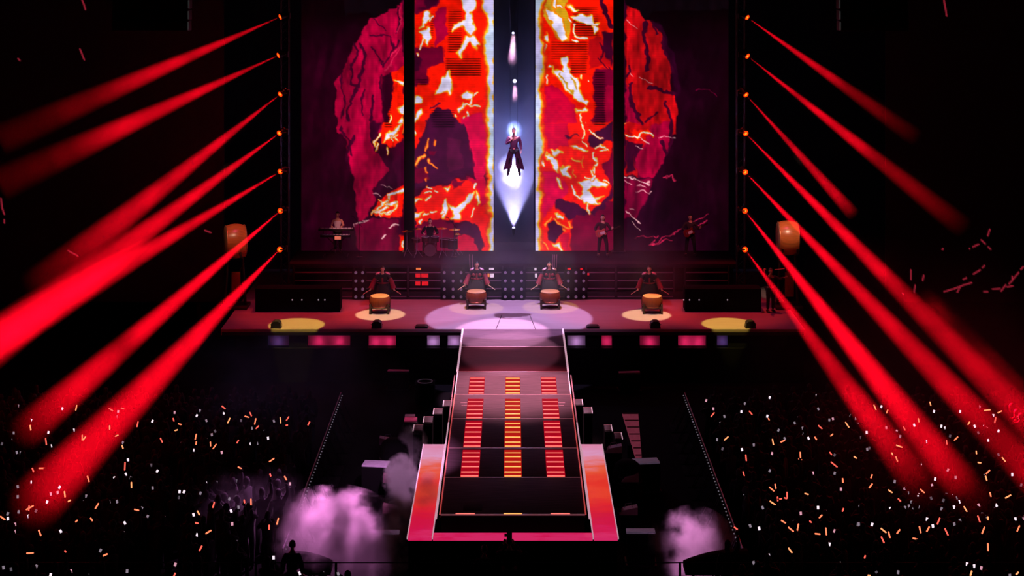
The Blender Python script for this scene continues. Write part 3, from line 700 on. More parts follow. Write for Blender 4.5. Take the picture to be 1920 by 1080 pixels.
BR = [((1720, 260), 60, 5.2, [(0, 1), (.3, 1), (.48, .8), (.56, .3), (.75, .15), (1, 0)]),
      ((1810, 430), 58, 4.8, [(0, 1), (.4, 1), (.53, .9), (.6, .35), (.8, .18), (1, 0)]),
      ((1600, 402), 60, 4.4, [(0, .9), (.3, .8), (.6, .75), (.85, .8), (.93, .4), (1, 0)]),
      ((1830, 690), 50, 3.3, [(0, 1), (.3, 1), (.5, 1), (.6, .7), (.7, .3), (.82, .12), (1, 0)]),
      ((1880, 830), 46, 3.1, [(0, 1), (.3, 1), (.42, .8), (.54, .5), (.68, .24), (.82, .13), (1, 0)]),
      ((1800, 905), 41, 2.6, [(0, 1), (.4, 1), (.56, .95), (.66, .6), (.78, .3), (.9, .14), (1, 0)]),
      ((1740, 930), 40, 2.5, [(0, .9), (.26, .8), (.4, .5), (.5, .36), (.62, .5), (.74, .34), (.86, .16), (1, 0)])]
BEAM_W = 120000.0
for side, heads, beams in (('left', LX, BL), ('right', RX, BR)):
    for i, ((px, py), (ep, eD, ang, stops)) in enumerate(zip(heads, beams)):
        a = W(px, py, DT); b_ = W(ep[0], ep[1], eD); d = (b_-a); L = d.length; d.normalize()
        q = d.to_track_quat('Z', 'Y')
        t = thing('moving_head_lamp', '%s of seven orange-lit beam lamps on the %s tower' % (ORD[i], side), 'stage lamp', a-d*.12, 0, 'beam lamps on the towers')
        rot = q.to_matrix()
        part('head', lambda bm: (bm_lathe(bm, [(.03, -.3), (.10, -.27), (.12, -.1), (.13, .1), (.125, .11)], 14), bmesh.ops.transform(bm, matrix=rot.to_4x4(), verts=bm.verts)), M_black, t)
        part('lens', lambda bm: (bm_lathe(bm, [(0, .118), (.055, .116), (.06, .10)], 14), bmesh.ops.transform(bm, matrix=rot.to_4x4(), verts=bm.verts)), M_lamp, t)
        part('lens_ring', lambda bm: (bm_lathe(bm, [(.065, .10), (.065, .125), (.112, .122), (.118, .10)], 16, cap=False), bmesh.ops.transform(bm, matrix=rot.to_4x4(), verts=bm.verts)), M_lampring, t)
        sx = 1 if side == 'left' else -1
        part('yoke', lambda bm: bm_tube(bm, [(0, -.17, 0), (sx*.05, -.19, 0), (sx*.2, -.17, 0), (sx*.22, 0, 0), (sx*.2, .17, 0), (sx*.05, .19, 0), (0, .17, 0)], .022, 6), M_black, t)
        part('base', lambda bm: bm_box(bm, (sx*.25, .1, 0), (.1, .26, .24), bevel=.02), M_black, t)
        half = math.radians(ang/2)
        stops = [(p*DT/(eD+p*(DT-eD)), v) for p, v in stops]      # fractions along the picture -> fractions along the beam
        spot('beam_light', a+d*.02, b_, BEAM_W*6/ang, (1, .001, .012), ang, 1.0, .02, 'Linear')
        r0, r1 = .11, .11+L*math.tan(half)*1.02
        bm = bmesh.new(); bm_lathe(bm, [(r0, .06), (r1, L)], 20)
        o = link('light_beam', to_mesh(bm, 'light_beam', beam_material('beam_haze', stops, .013, i+(7 if sx < 0 else 0), L), False), None, a, (0, 0, 0))
        o.rotation_mode = 'QUATERNION'; o.rotation_quaternion = q
        tag(o, 'red light beam in the haze, %s on the %s tower' % (ORD[i], side), 'light beam', 'red beams from the towers', 'thing')

# ------------------------------------------------------------------ haze in the slot, fog jets and drifting haze
def fog_material(name, dens, scale=.9, lo=.42, hi=.7, seed=0.0, soft=True, color=(1, 1, 1)):
    m = bpy.data.materials.new(name); m.use_nodes = True; nt = m.node_tree; LK = nt.links.new
    nt.nodes.remove(nt.nodes['Principled BSDF'])
    vs = nt.nodes.new('ShaderNodeVolumeScatter'); vs.inputs['Color'].default_value = (*color, 1); LK(vs.outputs[0], nt.nodes['Material Output'].inputs['Volume'])
    tc = nt.nodes.new('ShaderNodeTexCoord'); ge = nt.nodes.new('ShaderNodeNewGeometry')
    nz = nt.nodes.new('ShaderNodeTexNoise'); nz.noise_dimensions = '4D'; nz.inputs['W'].default_value = seed; nz.inputs['Scale'].default_value = scale; nz.inputs['Detail'].default_value = 4; nz.inputs['Roughness'].default_value = .6
    LK(ge.outputs['Position'], nz.inputs['Vector'])
    mr = nt.nodes.new('ShaderNodeMapRange'); mr.inputs['From Min'].default_value = lo; mr.inputs['From Max'].default_value = hi; LK(nz.outputs['Fac'], mr.inputs['Value'])
    ln = nt.nodes.new('ShaderNodeVectorMath'); ln.operation = 'LENGTH'; LK(tc.outputs['Object'], ln.inputs[0])
    fo = nt.nodes.new('ShaderNodeMapRange'); fo.interpolation_type = 'SMOOTHSTEP'; fo.inputs['From Min'].default_value = 1.0; fo.inputs['From Max'].default_value = .4; rg = nt.nodes.new('ShaderNodeMath'); rg.operation = 'MULTIPLY_ADD'; rg.inputs[1].default_value = -1.5; LK(nz.outputs['Fac'], rg.inputs[0])
    ag = nt.nodes.new('ShaderNodeMath'); ag.operation = 'ADD'; ag.inputs[1].default_value = .75; LK(ln.outputs['Value'], ag.inputs[0]); LK(ag.outputs[0], rg.inputs[2]); LK(rg.outputs[0], fo.inputs['Value'])
    mu = nt.nodes.new('ShaderNodeMath'); mu.operation = 'MULTIPLY'; LK(mr.outputs[0], mu.inputs[0]); LK(fo.outputs[0], mu.inputs[1])
    m2 = nt.nodes.new('ShaderNodeMath'); m2.operation = 'MULTIPLY'; m2.inputs[1].default_value = dens; LK(mu.outputs[0], m2.inputs[0]); LK(m2.outputs[0], vs.inputs['Density'])
    return m
def puff(name, c, s, m, label, rot=(0, 0, 0)):
    bm = bmesh.new(); bm_ball(bm, (0, 0, 0), (1, 1, 1), 20, 14)
    o = link(name, to_mesh(bm, name, m), None, c, rot); o.scale = s
    return tag(o, label, 'smoke', kind='stuff')
puff('smoke', G(622, 1025, .9)+Vector((0, 0, .25)), (2.0, 1.8, 1.3), fog_material('fog_pink', 3.0, 1.0, .44, .62, 1.0), 'billowing pink smoke by the barrier, left of the video platform')
puff('smoke', G(672, 1045, .6)+Vector((0, 0, .2)), (1.5, 1.2, 1.1), fog_material('fog_pink_low', 2.6, 1.4, .42, .62, 4.4), 'low pink smoke bank nearest the platform corner')
puff('smoke', G(800, 945, ZT)+Vector((0, 0, .32)), (.42, 1.5, .34), fog_material('fog_red', 1.0, 1.6, .36, .6, 5.5), 'reddish smoke lying on the left arm of the video platform')
puff('smoke', G(450, 975, .8)+Vector((0, 0, .3)), (2.4, 2.0, 1.2), fog_material('fog_thin', .16, .7, .36, .7, 2.0), 'thin purple smoke drifting over the crowd left of the barrier')
puff('smoke', G(1300, 1030, .6)+Vector((0, 0, .1)), (1.25, 1.4, 1.0), fog_material('fog_pink_small', 1.6, 1.3, .42, .62, 3.0), 'small patch of pink smoke right of the video platform')
for px, py, sx, sz, lab in ((752, 902, .62, .85, 'upper lavender fog jet spilling beside the video platform'), (750, 965, .58, .80, 'lower lavender fog jet spilling beside the video platform'), (772, 838, .55, .85, 'lavender fog jet spilling down behind the video platform')):
    puff('fog_jet', G(px, py, .9), (sx, .5, sz), fog_material('fog_jet', 5.0, 2.2, .36, .56, px*.1), lab)
puff('haze', Vector((-7.2, -8.5, 2.0)), (4.2, 5.5, 3.0), fog_material('haze_violet', .05, .5, .3, .75, 6.0), 'faint violet haze hanging over the pit left of the runway')

puff('haze', Vector((12.5, -14, 3.5)), (7, 9, 5), fog_material('haze_red', .012, .3, .2, .7, 8.0), 'faint red haze over the right-hand crowd')  # added puff that catches the red fill lamp
puff('haze', Vector((0, 4.2, 3.6)), (10.5, 2.4, 2.2), fog_material('haze_stage', .05, .35, .2, .7, 12.0), 'thin purple haze hanging along the front of the band riser')
# slot between the inner screens: back wall, haze and the lamps that shine at us
sl = thing('slot_backing', 'dark violet backing in the gap between the two inner screens', 'backdrop panel', (0, 0, ZR))
part('panel', lambda b: bm_box(b, (pxx(964, 71.5), 9.6, 5.62), (2.6, .1, 11.2), bevel=.01), mat('slot_backing', (26, 20, 46), .8, var=.3, scale=.8), sl)
M_hot = mat('hot_lamp', (255, 255, 255), .3, var=.02, emit=(255, 252, 246), strength=14, sample=True)
M_cool = mat('cool_lamp', (235, 235, 255), .3, var=.02, emit=(225, 222, 255), strength=2.2, sample=False)
def slot_lamp(p, r, m, label, up=False):
    t = thing('slot_lamp', label, 'stage lamp', p, 0, 'lamps in the slot between the screens')
    ax = 'Z' if up else 'Y'; s = 1 if up else -1
    part('housing', lambda b: bm_lathe(b, [(r*.6, -.30*s), (r*1.1, -.24*s), (r*1.3, -.02*s)], 16, (0, 0, 0), ax), M_black, t)
    part('lens', lambda b: bm_lathe(b, [(r, -.01*s), (r*.7, .03*s), (0, .05*s)], 16, (0, 0, 0), ax, cap=False), m, t)
    part('bracket', lambda b: bm_box(b, (0, .72, -.0 if not up else -.34), (.05, 1.4, .05), bevel=.01), M_metal, t)
    return t
slot_lamp(LAMP_HI, .055, M_cool, 'small white lamp highest in the slot above the singer')
slot_lamp(LAMP_MID, .085, M_cool, 'small white lamp midway up the slot above the singer')
slot_lamp(LAMP_LOW, .07, M_cool, 'small upward white lamp at the foot of the slot', True)
LAMP_HOT = W(963, 322, 70.2)
slot_lamp(LAMP_HOT, .27, M_hot, 'dazzling white lamp right behind the legs of the flying singer')
LAMP_HEAD = W(963.5, 243, 70.3)
slot_lamp(LAMP_HEAD, .05, M_cool, 'white lamp right behind the head of the flying singer')
def slot_light(p, tgt, watt, deg, col=(.46, .46, 1.0), blend=.8): spot('slot_light', p, tgt, watt, col, deg, blend, .04)
slot_light(LAMP_LOW+Vector((0, 0, .08)), LAMP_LOW+Vector((0, -.15, 3)), 5200, 58, (.42, .38, 1.0), .45)
slot_light(LAMP_HI+Vector((0, -.06, 0)), LAMP_HI+Vector((0, -.4, -3)), 260, 16)
slot_light(LAMP_MID+Vector((0, -.06, 0)), LAMP_MID+Vector((0, -.4, -3)), 420, 22)
pl = bpy.data.lights.new('hot_glow', 'POINT'); pl.energy = 300; pl.color = (.40, .38, 1); pl.shadow_soft_size = .08
po = bpy.data.objects.new('hot_glow', pl); COL.objects.link(po); po.location = LAMP_HOT+Vector((0, -.35, 0))
p2 = bpy.data.lights.new('head_glow', 'POINT'); p2.energy = 110; p2.color = (.22, .34, 1); p2.shadow_soft_size = .05
po2 = bpy.data.objects.new('head_glow', p2); COL.objects.link(po2); po2.location = LAMP_HEAD+Vector((0, -.3, 0))
puff('haze', LAMP_HOT+Vector((-.12, -.25, .1)), (.62, .55, .95), fog_material('bloom_haze', .9, 1.5, .2, .6, 9.0), 'bright bluish haze around the lamp behind the singer\'s legs')  # dense puff added to spread the lamp's bloom
puff('haze', LAMP_HEAD+Vector((0, -.25, 0)), (.4, .4, .45), fog_material('slot_haze_head', .8, 1.5, .2, .6, 9.5), 'small blue haze halo behind the singer\'s head')
bm = bmesh.new(); bm_box(bm, (0, 0, 0), (1.7, 1.5, 12.0))
m = bpy.data.materials.new('slot_haze_even'); m.use_nodes = True; nt = m.node_tree; nt.nodes.remove(nt.nodes['Principled BSDF'])
vs = nt.nodes.new('ShaderNodeVolumeScatter'); vs.inputs['Density'].default_value = .10; nt.links.new(vs.outputs[0], nt.nodes['Material Output'].inputs['Volume'])
o = link('haze', to_mesh(bm, 'haze', m), None, (pxx(964, 69), 70.2-D0, ZR+6.05)); tag(o, 'bluish haze filling the slot behind the flying singer', 'haze', kind='stuff')

# line-array loudspeakers hanging at the top corners
for xs_, lab, ex in (((213, 356), 'black loudspeaker array hanging at the top left of the picture', 1), ((1572, 1700), 'black loudspeaker array hanging at the top right of the picture', -1)):
    D = 60.0; p0, p1 = W(xs_[0], 58, D), W(xs_[1], 58, D); wd = p1.x-p0.x
    t = thing('line_array', lab, 'loudspeaker', ((p0.x+p1.x)/2, p0.y, p0.z), 0, 'hanging loudspeaker arrays')
    for i in range(5):
        b_ = part('speaker_box', lambda b: bm_box(b, (0, .05*i, .2+i*.4), (wd, .7, .38), bevel=.02), M_black, t)
        part('grille', lambda b: bm_box(b, (0, .05*i-.36, .2+i*.4), (wd-.1, .03, .32), bevel=.005), M_cloth, b_)
    for i in range(5): part('rigging', lambda b: bm_box(b, (ex*(wd/2-.0), -.33+.05*i, .2+i*.4), (.05, .06, .3), bevel=.01), mat('rigging_steel', (150, 160, 158), .4, .3, emit=(90, 100, 98), strength=.12, sample=False), t)  # light catching the steel is put in as a faint glow
    part('hoist_chain', lambda b: bm_tube(b, [(0, .2, 2.0), (0, .2, 12)], .03, 6), M_metal, t)

# ------------------------------------------------------------------ people
def skin_bm(J, edges, R, root, sub=1):
    me = bpy.data.meshes.new('tmp_skin'); names = list(J)
    me.from_pydata([tuple(J[n]) for n in names], [(names.index(a), names.index(b)) for a, b in edges], [])
    o = bpy.data.objects.new('tmp_skin', me); COL.objects.link(o)
    md = o.modifiers.new('s', 'SKIN'); md.branch_smoothing = .6
    sd = o.modifiers.new('u', 'SUBSURF'); sd.levels = sub
    for i, n in enumerate(names):
        r = R[n]; r = r if isinstance(r, tuple) else (r, r)
        me.skin_vertices[0].data[i].radius = r; me.skin_vertices[0].data[i].use_root = (n == root)
    bpy.context.view_layer.update()
    ev = o.evaluated_get(bpy.context.evaluated_depsgraph_get()); m2 = bpy.data.meshes.new_from_object(ev)
    bm = bmesh.new(); bm.from_mesh(m2)
    bpy.data.objects.remove(o); bpy.data.meshes.remove(me); bpy.data.meshes.remove(m2)
    return bm
EDGES = [('pel', 'wai'), ('wai', 'che'), ('che', 'nec'), ('nec', 'hea')]
for s in 'LR': EDGES += [('che', 'sh'+s), ('sh'+s, 'el'+s), ('el'+s, 'wr'+s), ('pel', 'hi'+s), ('hi'+s, 'kn'+s), ('kn'+s, 'an'+s), ('an'+s, 'to'+s)]
RAD = dict(pel=(.14, .11), wai=(.125, .095), che=(.155, .11), nec=.055, hea=.06)
for s in 'LR': RAD.update({'sh'+s: .062, 'el'+s: .045, 'wr'+s: .032, 'hi'+s: .088, 'kn'+s: .058, 'an'+s: .042, 'to'+s: .032})
def pose(**kw):
    J = dict(pel=(0, 0, .95), wai=(0, 0, 1.10), che=(0, 0, 1.33), nec=(0, 0, 1.49), hea=(0, -.015, 1.58))
    for s, x in (('L', 1), ('R', -1)):
        J.update({'sh'+s: (.17*x, 0, 1.42), 'el'+s: (.24*x, .02, 1.14), 'wr'+s: (.25*x, -.06, .90), 'hi'+s: (.095*x, 0, .90), 'kn'+s: (.11*x, -.02, .50), 'an'+s: (.115*x, .02, .085), 'to'+s: (.13*x, -.14, .035)})
    J.update(kw)
    return {k: Vector(v) for k, v in J.items()}
def bm_hand(bm, wr, direction, palm_n, s=1, curl=.9):
    d = Vector(direction).normalized(); n = Vector(palm_n); n = (n-d*n.dot(d)).normalized(); sd = d.cross(n)*s
    rot = Matrix((sd, n, d)).transposed()
    c = Vector(wr)+d*.05
    bm_ball(bm, c, (.040, .017, .052), 10, 8, rot)
    for i, (o, ln) in enumerate(((-.028, .060), (-.010, .072), (.010, .067), (.027, .052))):
        b0 = Vector(wr)+d*.088+sd*o; p1 = b0+(d*math.cos(curl*.5)+n*math.sin(curl*.5))*ln*.42; p2 = p1+(d*math.cos(curl*1.5)+n*math.sin(curl*1.5))*ln*.34; p3 = p2+(d*math.cos(curl*2.5)+n*math.sin(curl*2.5))*ln*.26
        bm_tube(bm, [b0-d*.02, p1, p2, p3], [.0095, .009, .008, .006], 6)
    t0 = Vector(wr)+d*.03-sd*.034; t1 = t0+(d*.7-sd*.7+n*.2)*.034; t2 = t1+(d*.75-sd*.1+n*.65)*.03
    bm_tube(bm, [t0, t1, t2], [.011, .010, .007], 6)
def bm_head(bm, c, yaw=0.0, tilt=0.0):
    c = Vector(c); rot = Matrix.Rotation(yaw, 3, 'Z') @ Matrix.Rotation(tilt, 3, 'X')
    g0 = len(bm.faces); P_ = lambda x, y, z: c+rot @ Vector((x, y, z))
    bm_ball(bm, c+rot @ Vector((0, .005, .02)), (.076, .094, .098), 16, 12, rot)
    bm_ball(bm, P_(0, -.022, -.045), (.058, .066, .062), 12, 8, rot)
    bm_ball(bm, P_(0, -.094, -.012), (.014, .018, .024), 8, 6, rot)
    for s in (-1, 1): bm_ball(bm, P_(.077*s, .005, -.005), (.012, .024, .032), 8, 6, rot)
    bm.faces.ensure_lookup_table()
    for s in (-1, 1):
        g = len(bm.faces); bm_ball(bm, P_(.030*s, -.083, .012), (.014, .008, .007), 8, 6, rot); bm.faces.ensure_lookup_table()
        for f in bm.faces[g:]: f.material_index = 1
    g = len(bm.faces); bm_ball(bm, P_(0, -.085, -.058), (.024, .008, .007), 8, 6, rot); bm.faces.ensure_lookup_table()
    for f in bm.faces[g:]: f.material_index = 2
def bm_hair(bm, c, yaw=0.0, tilt=0.0, lift=1.0, down=.0):
    c = Vector(c); rot = Matrix.Rotation(yaw, 3, 'Z') @ Matrix.Rotation(tilt, 3, 'X')
    vs = bm_ball(bm, (0, 0, 0), (.086, .106, .108*lift), 18, 12)
    kill = [v for v in vs if (v.co.y < -.035 and v.co.z < .052) or v.co.z < -.045-down]
    bmesh.ops.delete(bm, geom=kill, context='VERTS')
    bmesh.ops.transform(bm, matrix=Matrix.Translation(c+rot @ Vector((0, .008, .024))) @ rot.to_4x4(), verts=[v for v in bm.verts])
def loft(bm, rings, cap=False):
    R_ = [[bm.verts.new(p) for p in r] for r in rings]
    n = len(R_[0])
    for A, B in zip(R_, R_[1:]):
        for j in range(n): bm.faces.new((A[j], A[(j+1) % n], B[(j+1) % n], B[j]))
    if cap: bm.faces.new(R_[0][::-1]); bm.faces.new(R_[-1])
def oval(c, a, b, n=20, ph=0.0, wav=0.0, k=6): return [Vector(c)+Vector((a*math.cos(2*math.pi*j/n+ph)*(1+wav*math.cos(k*2*math.pi*j/n)), b*math.sin(2*math.pi*j/n+ph)*(1+wav*math.cos(k*2*math.pi*j/n)), 0)) for j in range(n)]
def sub_J(J, keys): return {k: J[k] for k in keys}
TOP = ['pel', 'wai', 'che', 'nec', 'shL', 'elL', 'wrL', 'shR', 'elR', 'wrR']
LEG = ['pel', 'hiL', 'knL', 'anL', 'hiR', 'knR', 'anR']
def garment(J, keys, grow, root='pel', sub=1, over={}):
    R = {}
    for k in keys:
        r = RAD[k]; r = r if isinstance(r, tuple) else (r, r); R[k] = (r[0]*grow+.012, r[1]*grow+.012)
        if k in over: R[k] = over[k]
    JJ = sub_J(J, keys)
    if 'nec' in JJ: JJ['nec'] = J['che'].lerp(J['nec'], .72); R['nec'] = (.088, .08)
    for s in 'LR':
        if 'wr'+s in JJ: JJ['wr'+s] = J['el'+s].lerp(J['wr'+s], .9)
        if 'an'+s in JJ: JJ['an'+s] = J['kn'+s].lerp(J['an'+s], .95)
    return skin_bm(JJ, [e for e in EDGES if e[0] in keys and e[1] in keys], R, root, sub)
def body(t, J, yaw=0.0, tilt=0.0, hands=None, sub=1):
    bm = skin_bm(J, EDGES, RAD, 'pel', sub)
    hc = J['hea']+Vector((0, -.012, .062)); bm_head(bm, hc, yaw, tilt)
    for s, sg in (('L', 1), ('R', -1)):
        d, n = (hands or {}).get(s, (J['wr'+s]-J['el'+s], (0, -1, 0))); bm_hand(bm, J['wr'+s], d, n, sg)
    me = to_mesh(bm, 'body', [M_skin, M_eye, M_lip])
    return link('body', me, t), hc
def cloth(t, name, bm, m): return link(name, to_mesh(bm, name, m), t)

# --- flying singer in the slot
KS = K(64.5); feet = W(963.5, 330, 64.5)
singer = thing('person', 'singer in a long dark coat hovering between the screens, microphone hand raised', 'person', (feet.x, feet.y, feet.z))
Js = pose(pel=(0, 0, 1.06), wai=(0, -.01, 1.22), che=(0, -.01, 1.47), nec=(0, -.01, 1.64), hea=(0, -.02, 1.72),
          shL=(.21, 0, 1.56), elL=(.27, .03, 1.27), wrL=(.29, -.05, 1.02), shR=(-.21, 0, 1.56), elR=(-.30, -.06, 1.27), wrR=(-.12, -.24, 1.46),
          hiL=(.10, 0, 1.0), knL=(.16, -.02, .56), anL=(.21, .05, .16), toL=(.24, -.04, .02), hiR=(-.10, 0, 1.0), knR=(-.16, -.02, .56), anR=(-.21, .05, .16), toR=(-.24, -.04, .02))
b_, hc = body(singer, Js, 0, -.05, {'R': ((.35, -.1, .5), (.5, .8, 0)), 'L': ((0, -.1, -1), (-1, 0, 0))})
bmh = bmesh.new(); bm_hair(bmh, hc, 0, 0, 1.15); cloth(singer, 'hair', bmh, M_hair)
cloth(singer, 'trousers', garment(Js, LEG, 1.1), M_trouser)
cloth(singer, 'jacket', garment(Js, TOP, 1.14, over={'shL': (.105, .09), 'shR': (.105, .09)}), M_coat)
for s in (-1, 1):     # coat tails: two open skirts flaring outward
    bmc = bmesh.new(); rows = []
    for i in range(9):
        f = i/8; z = 1.16-f*.82; rows.append([Vector((s*(.03+.05*f+(.145+.20*f)*math.sin(a)), -.13*math.cos(a)*(1-.2*f)+.05*f+.012*math.sin(7*a+i*.4), z-.10*f*math.sin(a))) for a in [k*math.pi/10 for k in range(11)]])
    V_ = [[bmc.verts.new(p) for p in r] for r in rows]
    for A, B in zip(V_, V_[1:]):
        for j in range(10): bmc.faces.new((A[j], A[j+1], B[j+1], B[j]))
    bmesh.ops.solidify(bmc, geom=list(bmc.faces), thickness=.012)
    cloth(singer, 'coat_tail', bmc, M_coat)
for s in ('L', 'R'):
    part('boot', lambda b: bm_tube(b, [Js['kn'+s].lerp(Js['an'+s], .5), Js['an'+s], Js['to'+s].lerp(Js['an'+s], .4), Js['to'+s]], [.066, .06, .055, .03], 10), M_black, singer)
for s in (-1, 1): part('harness_wire', lambda b: bm_tube(b, [(s*.14, .08, 1.1), (s*.16, .1, 8.0)], .004, 4), M_metal, singer)
mic = part('microphone', lambda b: (bm_tube(b, [(-.05, -.27, 1.56), (-.02, -.22, 1.68)], [.016, .022], 8), bm_ball(b, (-.015, -.21, 1.70), (.03, .03, .035), 10, 8)), M_black)
mic.location = singer.location; tag(mic, 'black handheld microphone at the flying singer\'s mouth', 'microphone')

# --- four drummers at the low barrel drums
def taiko(label, c):
    t = thing('barrel_drum', label, 'drum', c, 0, 'barrel drums on the stage')
    z0 = .24; h = .43
    part('barrel', lambda b: bm_lathe(b, [(.365, z0), (.41, z0+.09), (.425, z0+.21), (.41, z0+.34), (.365, z0+h)], 28), M_wood, t)
    part('drum_head', lambda b: bm_lathe(b, [(.375, z0+h-.035), (.38, z0+h), (.36, z0+h+.012), (0, z0+h+.014)], 28, cap=False), M_skinhd, t)
    part('rim', lambda b: bm_tube(b, [(.378*math.cos(a*math.pi/14), .378*math.sin(a*math.pi/14), z0+h-.05) for a in range(28)], .012, 6, closed=True), M_rim, t)
    part('lower_hoop', lambda b: bm_tube(b, [(.385*math.cos(a*math.pi/14), .385*math.sin(a*math.pi/14), z0+.05) for a in range(28)], .014, 6, closed=True), M_rim, t)
    for a in range(20):
        an = a*math.pi/10
        part('stud', lambda b: bm_ball(b, (.382*math.cos(an), .382*math.sin(an), z0+h-.10), (.014, .014, .014), 6, 4), M_stud, t)
    for sx in (-1, 1):
        for sy in (-1, 1): part('leg', lambda b: bm_box(b, (sx*.36, sy*.28, .2), (.08, .08, .40), bevel=.01), M_dkwood, t)
    for sy in (-1, 1): part('cross_beam', lambda b: bm_box(b, (0, sy*.28, .26), (.80, .06, .08), bevel=.01), M_dkwood, t)
    for sx in (-1, 1): part('side_beam', lambda b: bm_box(b, (sx*.36, 0, .12), (.06, .52, .07), bevel=.01), M_dkwood, t)
    return t
DR = [(711.5, 588, 714, 'leftmost drummer behind a barrel drum in a small bright pool', 'leftmost barrel drum standing in a small bright light pool', False),
      (893, 579, 893, 'left of the two middle drummers, with upright poles on the back', 'barrel drum at the left edge of the lavender pool', True),
      (1031.5, 579, 1031, 'right of the two middle drummers, with upright poles on the back', 'barrel drum at the right edge of the lavender pool', True),
      (1223.5, 588, 1221, 'rightmost drummer behind a barrel drum in a small bright pool', 'rightmost barrel drum standing in a small bright light pool', False)]
for i, (px, py, hx, lab, dlab, poles) in enumerate(DR):
    c = G(px, py, ZS); c.y += .18
    taiko(dlab, c)
    f = Vector((c.x+(hx-px)/47, c.y+.78, ZS))
    t = thing('person', 'dark-robed '+lab, 'person', f, 0, 'drummers on the stage')
    J = pose(pel=(0, .05, .86), wai=(0, .03, 1.02), che=(0, 0, 1.26), nec=(0, -.02, 1.43), hea=(0, -.04, 1.52), shL=(.19, 0, 1.35), shR=(-.19, 0, 1.35),
             elL=(.36, -.03, 1.08), wrL=(.46, -.20, .86), elR=(-.36, -.03, 1.08), wrR=(-.46, -.20, .86),
             hiL=(.12, .05, .82), hiR=(-.12, .05, .82), knL=(.24, -.06, .44), knR=(-.24, -.06, .44), anL=(.26, .08, .085), anR=(-.26, .08, .085), toL=(.30, -.07, .035), toR=(-.30, -.07, .035))
    hd = {'L': ((.35, -.5, -.6), (-.8, -.4, 0)), 'R': ((-.35, -.5, -.6), (.8, -.4, 0))}
    b_, hc = body(t, J, 0, .08, hd)
    bmh = bmesh.new(); bm_hair(bmh, hc, 0, 0, .98 if i in (0,) else 1.1); cloth(t, 'hair', bmh, M_hair)
    cloth(t, 'trousers', garment(J, LEG, 1.35), M_trouser)
    cloth(t, 'robe', garment(J, ['pel', 'wai', 'che', 'nec', 'shL', 'elL', 'shR', 'elR'], 1.38), M_robe)
    bs = bmesh.new(); loft(bs, [oval((0, .03, 1.08), .21, .16), oval((0, .03, .9), .30, .24, wav=.03), oval((0, .02, .62), .40, .30, wav=.06)]); cloth(t, 'robe_skirt', bs, M_robe)
    for s, x in (('L', 1), ('R', -1)):
        bs = bmesh.new(); bm_tube(bs, [J['sh'+s].lerp(J['el'+s], .55), J['el'+s], J['el'+s].lerp(J['wr'+s], .55)+Vector((0, 0, -.03)), J['wr'+s]+Vector((0, .02, -.05))], [.085, .09, .10, .115], 12, cap=False)
        cloth(t, 'sleeve', bs, M_robered)
        part('shoulder_guard', lambda b: bm_ball(b, J['sh'+s]+Vector((.01*x, -.01, .055)), (.11, .10, .045), 12, 8, Matrix.Rotation(.45*x, 3, 'Y')), M_guard, t)
        w0 = f+J['wr'+s]; dd = Vector((.78*x, -.25, -.46)).normalized()
        o = part('drumstick', lambda b: bm_tube(b, [Vector((0, 0, 0))-dd*.10+Vector((0, -.05, -.05)), dd*.36+Vector((0, -.05, -.05))], [.016, .012], 8), M_pole, None, w0)
        tag(o, 'pale drumstick in the %s hand of the %s' % ('screen-right' if x > 0 else 'screen-left', ('leftmost stage drummer', 'left middle stage drummer', 'right middle stage drummer', 'rightmost stage drummer')[i]), 'drumstick', 'drumsticks of the stage drummers')
    part('sash', lambda b: bm_box(b, (0, -.165, 1.13), (.07, .03, .26), bevel=.01), M_robered, t)
    part('belt', lambda b: bm_tube(b, oval((0, .03, 1.03), .235, .185, 20), .028, 6, closed=True), M_robered, t)
    if poles:
        for x in ((-.17, -.27) if i == 1 else (.14, .20, .27)): part('back_pole', lambda b: bm_tube(b, [(x, .22, 1.1), (x*1.15, .26, 1.95)], .016, 6), M_guard, t)
        for s in (-1, 1): part('chest_patch', lambda b: bm_ball(b, (s*.13, -.15, 1.20), (.07, .04, .07), 10, 6), M_robered, t)

# --- band on the riser
def rz(px, py): return G(px, py, ZR)
# keyboard player
c = rz(632, 476)
kb = thing('keyboard', 'two-tier keyboard on a dark stand in front of the keyboard player', 'keyboard', (c.x, c.y-.45, ZR))
def key_tier(z, y, w_):
    part('case', lambda b: bm_box(b, (0, y, z), (w_, .32, .09), bevel=.015), M_black, kb)
    ks = part('key_bed', lambda b: bm_box(b, (0, y-.02, z+.05), (w_-.12, .2, .02), bevel=.004), M_keys, kb)
    for i in range(9): part('black_key', lambda b: bm_box(b, (-(w_-.2)/2+(w_-.2)*i/8, y-.05, z+.066), (.03, .11, .016)), M_black, ks, smooth=False)
key_tier(.86, -.02, 1.3); key_tier(1.10, .16, 1.5)
for s in (-1, 1):
    part('leg', lambda b: bm_tube(b, [(s*.5, -.25, .02), (-s*.45, .15, .82)], .02, 8), M_metal, kb)
    part('upright', lambda b: bm_tube(b, [(s*.55, .12, .8), (s*.55, .2, 1.08)], .015, 8), M_metal, kb)
    part('foot', lambda b: bm_tube(b, [(s*.5, -.4, .02), (s*.5, .35, .02)], .022, 8), M_metal, kb)
part('display', lambda b: bm_box(b, (.1, -.19, .80), (.26, .02, .14), bevel=.005), mat('keyboard_light', (230, 120, 90), .4, emit=(235, 120, 95), strength=.7, sample=False), kb)
